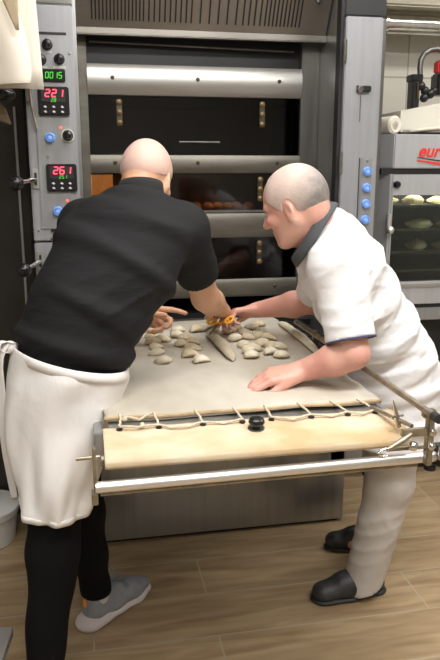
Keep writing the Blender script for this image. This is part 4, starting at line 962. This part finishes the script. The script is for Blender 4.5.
ribbon([tk + (0.0, -0.02, 0.0), tk + (-0.03, -0.04, 0.03), tk + (-0.055, -0.035, 0.005), tk + (-0.03, -0.03, -0.02), tk + (-0.0, -0.02, -0.0)], 0.03, 'bow_loop', apron, 'apron_white')
MB().ball(tk + (-0.008, -0.022, 0.0), (0.020, 0.016, 0.018), 14, 10).build('knot', 'apron_white', apron, smooth=True)
# trainers
def trainer(hx, hy, tx, ty, nm):
    h0 = np.array((hx, hy, 0)); t0 = np.array((tx, ty, 0)); d = nrm(t0 - h0); L = np.linalg.norm(t0 - h0); s_ = np.array((-d[1], d[0], 0))
    P = lambda a, b, z: h0 + d * a * L + s_ * b + np.array((0, 0, z)); lo = np.minimum(h0, t0) - 0.09; hi = np.maximum(h0, t0) + 0.09; lo[2] = -0.01; hi[2] = 0.17
    F = Field(lo, hi, 0.0035)
    F.cap(P(0.14, 0, 0.058), P(0.40, 0, 0.058), 0.041, 0.040, 0.03); F.cap(P(0.40, 0, 0.056), P(0.70, 0.004, 0.050), 0.042, 0.043, 0.03, flat=(0, 0, 1), fs=0.9); F.cap(P(0.70, 0.004, 0.050), P(0.88, 0.0, 0.046), 0.044, 0.030, 0.03, flat=(0, 0, 1), fs=0.75)
    F.cap(P(0.13, 0, 0.07), P(0.11, 0, 0.105), 0.036, 0.032, 0.02); F.cap(P(0.25, 0, 0.08), P(0.44, 0, 0.088), 0.034, 0.030, 0.02)
    F.cap(P(0.20, 0, 0.10), P(0.23, 0, 0.2), 0.032, 0.036, 0.0, 'cut'); F.plane((0, 0, 0.030), (0, 0, -1))
    up_ = F.build('trainer', 'shoe_grey', M1)
    F = Field(lo, hi, 0.0035)
    F.cap(P(0.08, 0, 0.022), P(0.45, 0, 0.020), 0.047, 0.043, 0.02, flat=(0, 0, 1), fs=0.55); F.cap(P(0.45, 0, 0.020), P(0.72, 0.003, 0.018), 0.043, 0.050, 0.02, flat=(0, 0, 1), fs=0.42); F.cap(P(0.72, 0.003, 0.018), P(0.88, 0, 0.026), 0.050, 0.036, 0.02, flat=(0, 0, 1), fs=0.42)
    F.cap(P(0.05, 0, 0.022), P(0.20, 0, 0.025), 0.047, 0.045, 0.02, flat=(0, 0, 1), fs=0.62); F.plane((0, 0, 0.002), (0, 0, -1))
    F.build('sole', 'shoe_sole', up_)
    F = Field(P(0.0, 0, 0.06) - 0.09, P(0.3, 0, 0.17) + 0.07, 0.0035); F.cap(P(0.19, 0, 0.07), P(0.19, 0, 0.122), 0.0365, 0.040, 0.0); F.plane((0, 0, 0.122), (0, 0, 1)); F.build('sock', 'sock_white', up_)
    for i in range(5):
        a = 0.42 + i * 0.055; z = 0.118 - i * 0.0065
        MB().tube([P(a, 0.024, z - 0.014), P(a + .01, 0.0, z + 0.0), P(a + 0.02, -0.024, z - 0.014)], 0.003, 8).build('lace', 'lace_blue', up_, smooth=True)
    for sg in (1, -1):
        MB().tube([P(0.42, 0.0, 0.122), P(0.40, sg * 0.02, 0.150), P(0.46, sg * 0.035, 0.165), P(0.50, sg * 0.03, 0.145), P(0.44, 0.005, 0.122)], 0.0026, 8).build('lace_loop', 'lace_blue', up_, smooth=True)
    MB().box(-0.006, 0.006, -0.003, 0.003, 0, 0.03, Matrix.Translation(P(-0.005, 0, 0.088)) @ Matrix.Rotation(math.atan2(d[1], d[0]) - math.pi / 2, 4, 'Z')).build('heel_tab', 'shoe_orange', up_)
trainer(-0.055, 2.150, 0.180, 2.345, 'trainer')
trainer(-0.235, 1.680, -0.095, 1.925, 'trainer')

# ============ the man in the white coat ============
M2 = thing('person', 'grey haired person in white short sleeved coat leaning over the loader', 'person', (1.02, 2.2, 0))
h2 = np.array((0.645, 2.085, 1.448)); fr2 = frame((-0.74, 0.55, -0.37), (-0.36, 0.18, 1)); SH = 1.02
LAT2 = (0.25, 0.95, 0)
T2 = [((1.060, 2.20, 0.80), .165, .135), ((1.045, 2.20, 0.90), .168, .135), ((0.985, 2.19, 1.02), .172, .130), ((0.905, 2.17, 1.14), .182, .128), ((0.830, 2.15, 1.245), .185, .115), ((0.770, 2.14, 1.325), .150, .085), ((0.745, 2.13, 1.36), .09, .065)]
S_N, E_N, W_N = (0.745, 1.975, 1.275), (0.772, 1.880, 1.018), (0.640, 1.965, 0.948)
S_F, E_F, W_F = (0.810, 2.30, 1.235), (0.845, 2.47, 1.065), (0.655, 2.615, 1.010)
LEGS2 = [((1.060, 2.13, 0.80), (1.045, 2.15, 0.45), (0.975, 2.165, 0.10)), ((1.085, 2.27, 0.80), (1.11, 2.35, 0.45), (1.135, 2.445, 0.09))]
F = Field((0.38, 1.78, -0.01), (1.30, 2.78, 1.60), HB)
F.loft(T2, LAT2, 0.04, -0.012)
F.cap((0.775, 2.12, 1.31), h2 + SH * (-0.035 * fr2[0] - 0.035 * fr2[1]), 0.060, 0.060, 0.03)
F.cap((0.74, 2.12, 1.32), h2 + SH * (0.010 * fr2[0] - 0.075 * fr2[1]), 0.058, 0.046, 0.03)
head(F, h2, fr2, SH)
for s_, e_, w_ in ((S_N, E_N, W_N), (S_F, E_F, W_F)):
    F.cap((0.81, 2.14, 1.25), s_, 0.07, 0.056, 0.04); F.cap(s_, e_, 0.052, 0.046, 0.03)
    mid = np.array(e_) * 0.65 + np.array(w_) * 0.35; F.cap(e_, mid, 0.046, 0.049, 0.02); F.cap(mid, w_, 0.049, 0.031, 0.02)
for hp_, kn_, an in LEGS2:
    F.cap(hp_, kn_, 0.080, 0.055, 0.04); F.cap(kn_, an, 0.055, 0.036, 0.03); F.cap(an, np.array(an) + (-0.10, 0, -0.05), 0.034, 0.025, 0.02)
hand(F, W_N, (-0.98, 0.02, -0.13), (-0.08, -0.15, 1.0), -1, (0.32, 0.34, 0.36, 0.38), 1.2, 0.02, (1.0, 0.10, 0.25), 0.25, 0.031)
hand(F, W_F, (-0.80, 0.12, -0.06), (0.1, 0.35, 0.95), 1, (0.55, 0.7, 0.85, 0.95), 1.0, 0.05, (0.9, 0.10, 0.5), 0.4)
F.build('body', 'skin', M2)
eyes(h2, fr2, SH, M2)
f, u, l = fr2
F = Field(h2 - 0.14, h2 + 0.15, 0.0030); head(F, h2, fr2, SH, inf=0.0018, cranium=True)
def soft(F, fn): sl_, X, Y, Z = F._sub(F.lo - 1, F.lo + F.n * F.h + 1); F.D = np.maximum(F.D, fn(X, Y, Z).astype(np.float32))
def hl(X, Y, Z):
    a = (X - h2[0]) * f[0] + (Y - h2[1]) * f[1] + (Z - h2[2]) * f[2]; b = (X - h2[0]) * u[0] + (Y - h2[1]) * u[1] + (Z - h2[2]) * u[2]
    wob = 0.001 * np.sin(X * 160 + Y * 90) + 0.001 * np.sin(Z * 140)
    line = np.where(a > 0.0, -0.008 + np.maximum(0, a - 0.028) * 1.1, -0.008 - np.minimum(0.070, -a * 1.2))
    front = (a - 0.066) + 0.28 * (b - 0.05)
    return np.maximum((line - b + wob) * 0.7, front + wob)
soft(F, hl)
for d in (1, -1): F.ell(h2 + l * 0.079 * d - 0.012 * u - 0.000 * f, (0.021, 0.030, 0.034), np.array([f, l, u]), 0, 'cut')
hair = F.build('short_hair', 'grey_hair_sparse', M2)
# the hair is denser and darker towards the nape: one material mixed along the head
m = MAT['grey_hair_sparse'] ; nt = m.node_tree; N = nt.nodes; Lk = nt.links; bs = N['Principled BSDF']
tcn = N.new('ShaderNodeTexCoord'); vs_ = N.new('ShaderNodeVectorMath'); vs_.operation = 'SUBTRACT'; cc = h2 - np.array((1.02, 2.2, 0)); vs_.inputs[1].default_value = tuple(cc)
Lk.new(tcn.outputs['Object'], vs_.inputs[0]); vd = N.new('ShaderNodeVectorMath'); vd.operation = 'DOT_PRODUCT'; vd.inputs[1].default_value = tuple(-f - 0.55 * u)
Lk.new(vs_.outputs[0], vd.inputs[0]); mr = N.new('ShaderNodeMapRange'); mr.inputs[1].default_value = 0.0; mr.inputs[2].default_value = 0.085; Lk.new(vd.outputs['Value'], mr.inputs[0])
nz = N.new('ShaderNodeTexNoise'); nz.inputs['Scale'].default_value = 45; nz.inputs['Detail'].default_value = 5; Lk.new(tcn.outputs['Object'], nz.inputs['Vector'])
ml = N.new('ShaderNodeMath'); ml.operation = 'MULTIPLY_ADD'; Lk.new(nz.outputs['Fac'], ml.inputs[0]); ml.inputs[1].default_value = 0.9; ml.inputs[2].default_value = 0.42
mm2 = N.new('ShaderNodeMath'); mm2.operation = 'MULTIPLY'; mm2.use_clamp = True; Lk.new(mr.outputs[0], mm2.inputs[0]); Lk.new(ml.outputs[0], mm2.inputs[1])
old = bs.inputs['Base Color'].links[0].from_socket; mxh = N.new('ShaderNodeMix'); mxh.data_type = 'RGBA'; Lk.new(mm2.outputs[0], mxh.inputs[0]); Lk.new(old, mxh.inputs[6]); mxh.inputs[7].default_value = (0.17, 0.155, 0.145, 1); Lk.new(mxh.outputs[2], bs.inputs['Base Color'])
# coat
TC = [((1.050, 2.20, 0.60), .190, .175), ((1.055, 2.20, 0.70), .190, .172), ((1.050, 2.20, 0.82), .185, .165), ((1.035, 2.20, 0.90), .182, .155), ((0.968, 2.19, 1.02), .185, .136), ((0.885, 2.17, 1.14), .190, .132), ((0.825, 2.15, 1.245), .192, .124), ((0.775, 2.14, 1.325), .150, .098), ((0.725, 2.13, 1.355), .095, .085)]
F = Field((0.52, 1.74, 0.54), (1.34, 2.60, 1.50), 0.0065)
F.loft(TC, LAT2, 0.05, 0.010)
F.cap((0.83, 2.10, 1.24), S_N, 0.095, 0.085, 0.05); F.cap((0.80, 2.12, 1.30), (0.742, 2.10, 1.352), 0.100, 0.092, 0.04); dN = nrm(np.array(E_N) - np.array(S_N)); pN = np.array(S_N) + dN * 0.235
F.cap(S_N, pN + dN * 0.06, 0.086, 0.074, 0.035)
F.cap((0.83, 2.18, 1.24), S_F, 0.09, 0.08, 0.05); dF = nrm(np.array(E_F) - np.array(S_F)); pF = np.array(S_F) + dF * 0.19; F.cap(S_F, pF + dF * 0.05, 0.078, 0.070, 0.03)
RA = 0.0058
def ridges(X, Y, Z):
    d = 0
    for (kx, ky, kz, ph, a, wx) in [(64, 10, -46, 0.3, .9, 1.8), (-26, 12, 104, 1.1, .9, 1.6), (96, 20, 26, 2.0, .5, 2.4), (30, -20, -120, 0.2, .5, 2.4)]:
        q = X * kx + Y * ky + Z * kz + ph + wx * np.sin(X * 11 - Z * 8 + Y * 6) + 0.5 * np.sin(Z * 23 + X * 17)
        m = 0.5 + 0.5 * np.sin(X * 13 + Z * 17 * (1 if kx > 0 else -1) + ph * 3 + Y * 4)
        d = d - a * m * (1 - np.abs(np.sin(q * 0.5))) ** 2.2
    return RA * d + 0.0035
F.disp(ridges)
for p_, d_, xm in ((pN, dN, None), (pF, dF, None)):
    sl_, X, Y, Z = F._sub(p_ - 0.12, p_ + 0.12); q = (X - p_[0]) * d_[0] + (Y - p_[1]) * d_[1] + (Z - p_[2]) * d_[2]
    rr = np.sqrt(np.maximum((X - p_[0]) ** 2 + (Y - p_[1]) ** 2 + (Z - p_[2]) ** 2 - q * q, 0)); F.D[sl_] = np.maximum(F.D[sl_], np.where(rr < 0.093, q, -1).astype(np.float32))
F.cap(pN - dN * 0.05, pN + dN * 0.1, 0.058, 0.062, 0, 'cut'); F.cap(pF - dF * 0.05, pF + dF * 0.1, 0.058, 0.060, 0, 'cut')
nk2 = np.array((0.708, 2.095, 1.362)); ax2 = nrm((-0.80, 0.29, 0.52)); F.cap(nk2 + ax2 * -0.02, nk2 + ax2 * 0.2, 0.066, 0.08, 0, 'cut')
F.plane(nk2 + ax2 * 0.004, ax2)
F.plane((1.05, 2.2, 0.615), (0, 0, -1))
coat = F.build('coat', 'coat_white', M2)
# navy hem line of the sleeve
uu = nrm(np.cross(dN, (0, 1, 0))); vv = np.cross(dN, uu)
ring = [[tuple(pN + dN * o_ + (uu * math.cos(R(a)) + vv * math.sin(R(a))) * rr) for o_, rr in ((-0.003, 0.0755), (0.001, 0.0755), (0.001, 0.066))] for a in range(0, 361, 10)]
MB().grid(ring).build('sleeve_trim', 'navy_trim', coat, smooth=True, solid=0.002)
# stand collar in dark grey
ua = nrm(np.cross(ax2, (0, 1, 0))); va = np.cross(ax2, ua); rg = []
for a in range(0, 361, 10):
    q = R(a); rg.append([tuple(nk2 + ax2 * o_ + (ua * math.cos(q) * 1.12 + va * math.sin(q)) * rr + np.array((0.0, 0, -0.004))) for o_, rr in ((-0.016, 0.103), (-0.006, 0.102), (0.006, 0.097), (0.016, 0.090))])
MB().grid(rg).build('collar', 'collar_grey', coat, smooth=True, solid=0.006)
# trousers
RA = 0.0042
F = Field((0.84, 1.90, 0.0), (1.34, 2.62, 0.84), 0.0065)
F.loft(T2[:2], LAT2, 0.04, 0.004)
for (hp_, kn_, an), wd in zip(LEGS2, (1, .85)):
    F.cap(hp_, kn_, 0.096, 0.085 * wd, 0.04); F.cap(kn_, np.array(an) - (0.01, 0, 0.06), 0.085 * wd, 0.074 * wd, 0.03)
F.disp(ridges)
F.plane((0, 0, 0.82), (0, 0, 1)); F.plane((1.0, 2.2, 0.040), (0.35, 0, -1))
F.build('trousers', 'trousers_light', M2)
def clog(hx, hy, tx, ty):
    h0 = np.array((hx, hy, 0)); t0 = np.array((tx, ty, 0)); d = nrm(t0 - h0); L = np.linalg.norm(t0 - h0); s_ = np.array((-d[1], d[0], 0))
    P = lambda a, b, z: h0 + d * a * L + s_ * b + np.array((0, 0, z)); lo = np.minimum(h0, t0) - 0.09; hi = np.maximum(h0, t0) + 0.09; lo[2] = -0.01; hi[2] = 0.14
    F = Field(lo, hi, 0.0035); F.cap(P(0.14, 0, 0.036), P(0.50, 0, 0.046), 0.036, 0.044, 0.03); F.cap(P(0.50, 0, 0.046), P(0.84, 0.0, 0.034), 0.047, 0.044, 0.03, flat=(0, 0, 1), fs=0.82); F.cap(P(0.45, 0, 0.06), P(0.60, 0, 0.055), 0.036, 0.036, 0.03)
    F.plane((0, 0, 0.012), (0, 0, -1)); c = F.build('clog', 'clog_black', M2)
    F = Field(lo, hi, 0.0035); F.cap(P(0.13, 0, 0.008), P(0.5, 0, 0.008), 0.042, 0.047, 0.02, flat=(0, 0, 1), fs=0.3); F.cap(P(0.5, 0, 0.008), P(0.84, 0, 0.008), 0.050, 0.048, 0.02, flat=(0, 0, 1), fs=0.3)
    F.plane((0, 0, 0.001), (0, 0, -1)); F.build('clog_sole', 'rubber', c)
clog(1.060, 2.175, 0.762, 2.150); clog(1.215, 2.440, 0.935, 2.500)

# ============ scissors ============
scs = thing('scissors', 'scissors with orange handles held over the dough', 'scissors', (0.53, 2.72, 0.93))
def loop(c, r1, r2, ax_, ay_):
    c = Vector(c); ax_ = Vector(ax_).normalized(); ay_ = Vector(ay_).normalized(); return [c + ax_ * r1 * math.cos(R(a)) + ay_ * r2 * math.sin(R(a)) for a in range(0, 361, 24)]
for (u0, v0, u1, v1, z, ex) in ((212, 321.5, 204, 331, .955, (1, 0.1, 0.0)), (229, 320, 213, 333, .955, (1, 0.1, 0.35))):
    r = FW + RT * (u0 - 220) / 690 - UP * (v0 - 330) / 690; c = CM + r * ((z - 1.55) / r[2]) * 0.955; piv = np.array((*spot(218, 324, .94), .94)); piv = CM + (piv - CM) * 0.965
    tip = np.array((*spot(u1 - 4, v1 + 2, .925), .925)); tip = CM + (tip - CM) * 0.975
    MB().tube(loop(c, 0.019, 0.011, ex, (0, 0.6, 0.8)), 0.0050, 10, cap=False).build('handle', 'orange_plastic', scs, smooth=True)
    MB().tube([c, (c + piv) / 2, piv], 0.005, 8).build('shank', 'orange_plastic', scs, smooth=True)
    MB().tube([piv, piv * .4 + tip * .6, tip], [0.006, 0.005, 0.001], 8).build('blade', 'blade', scs, smooth=True)
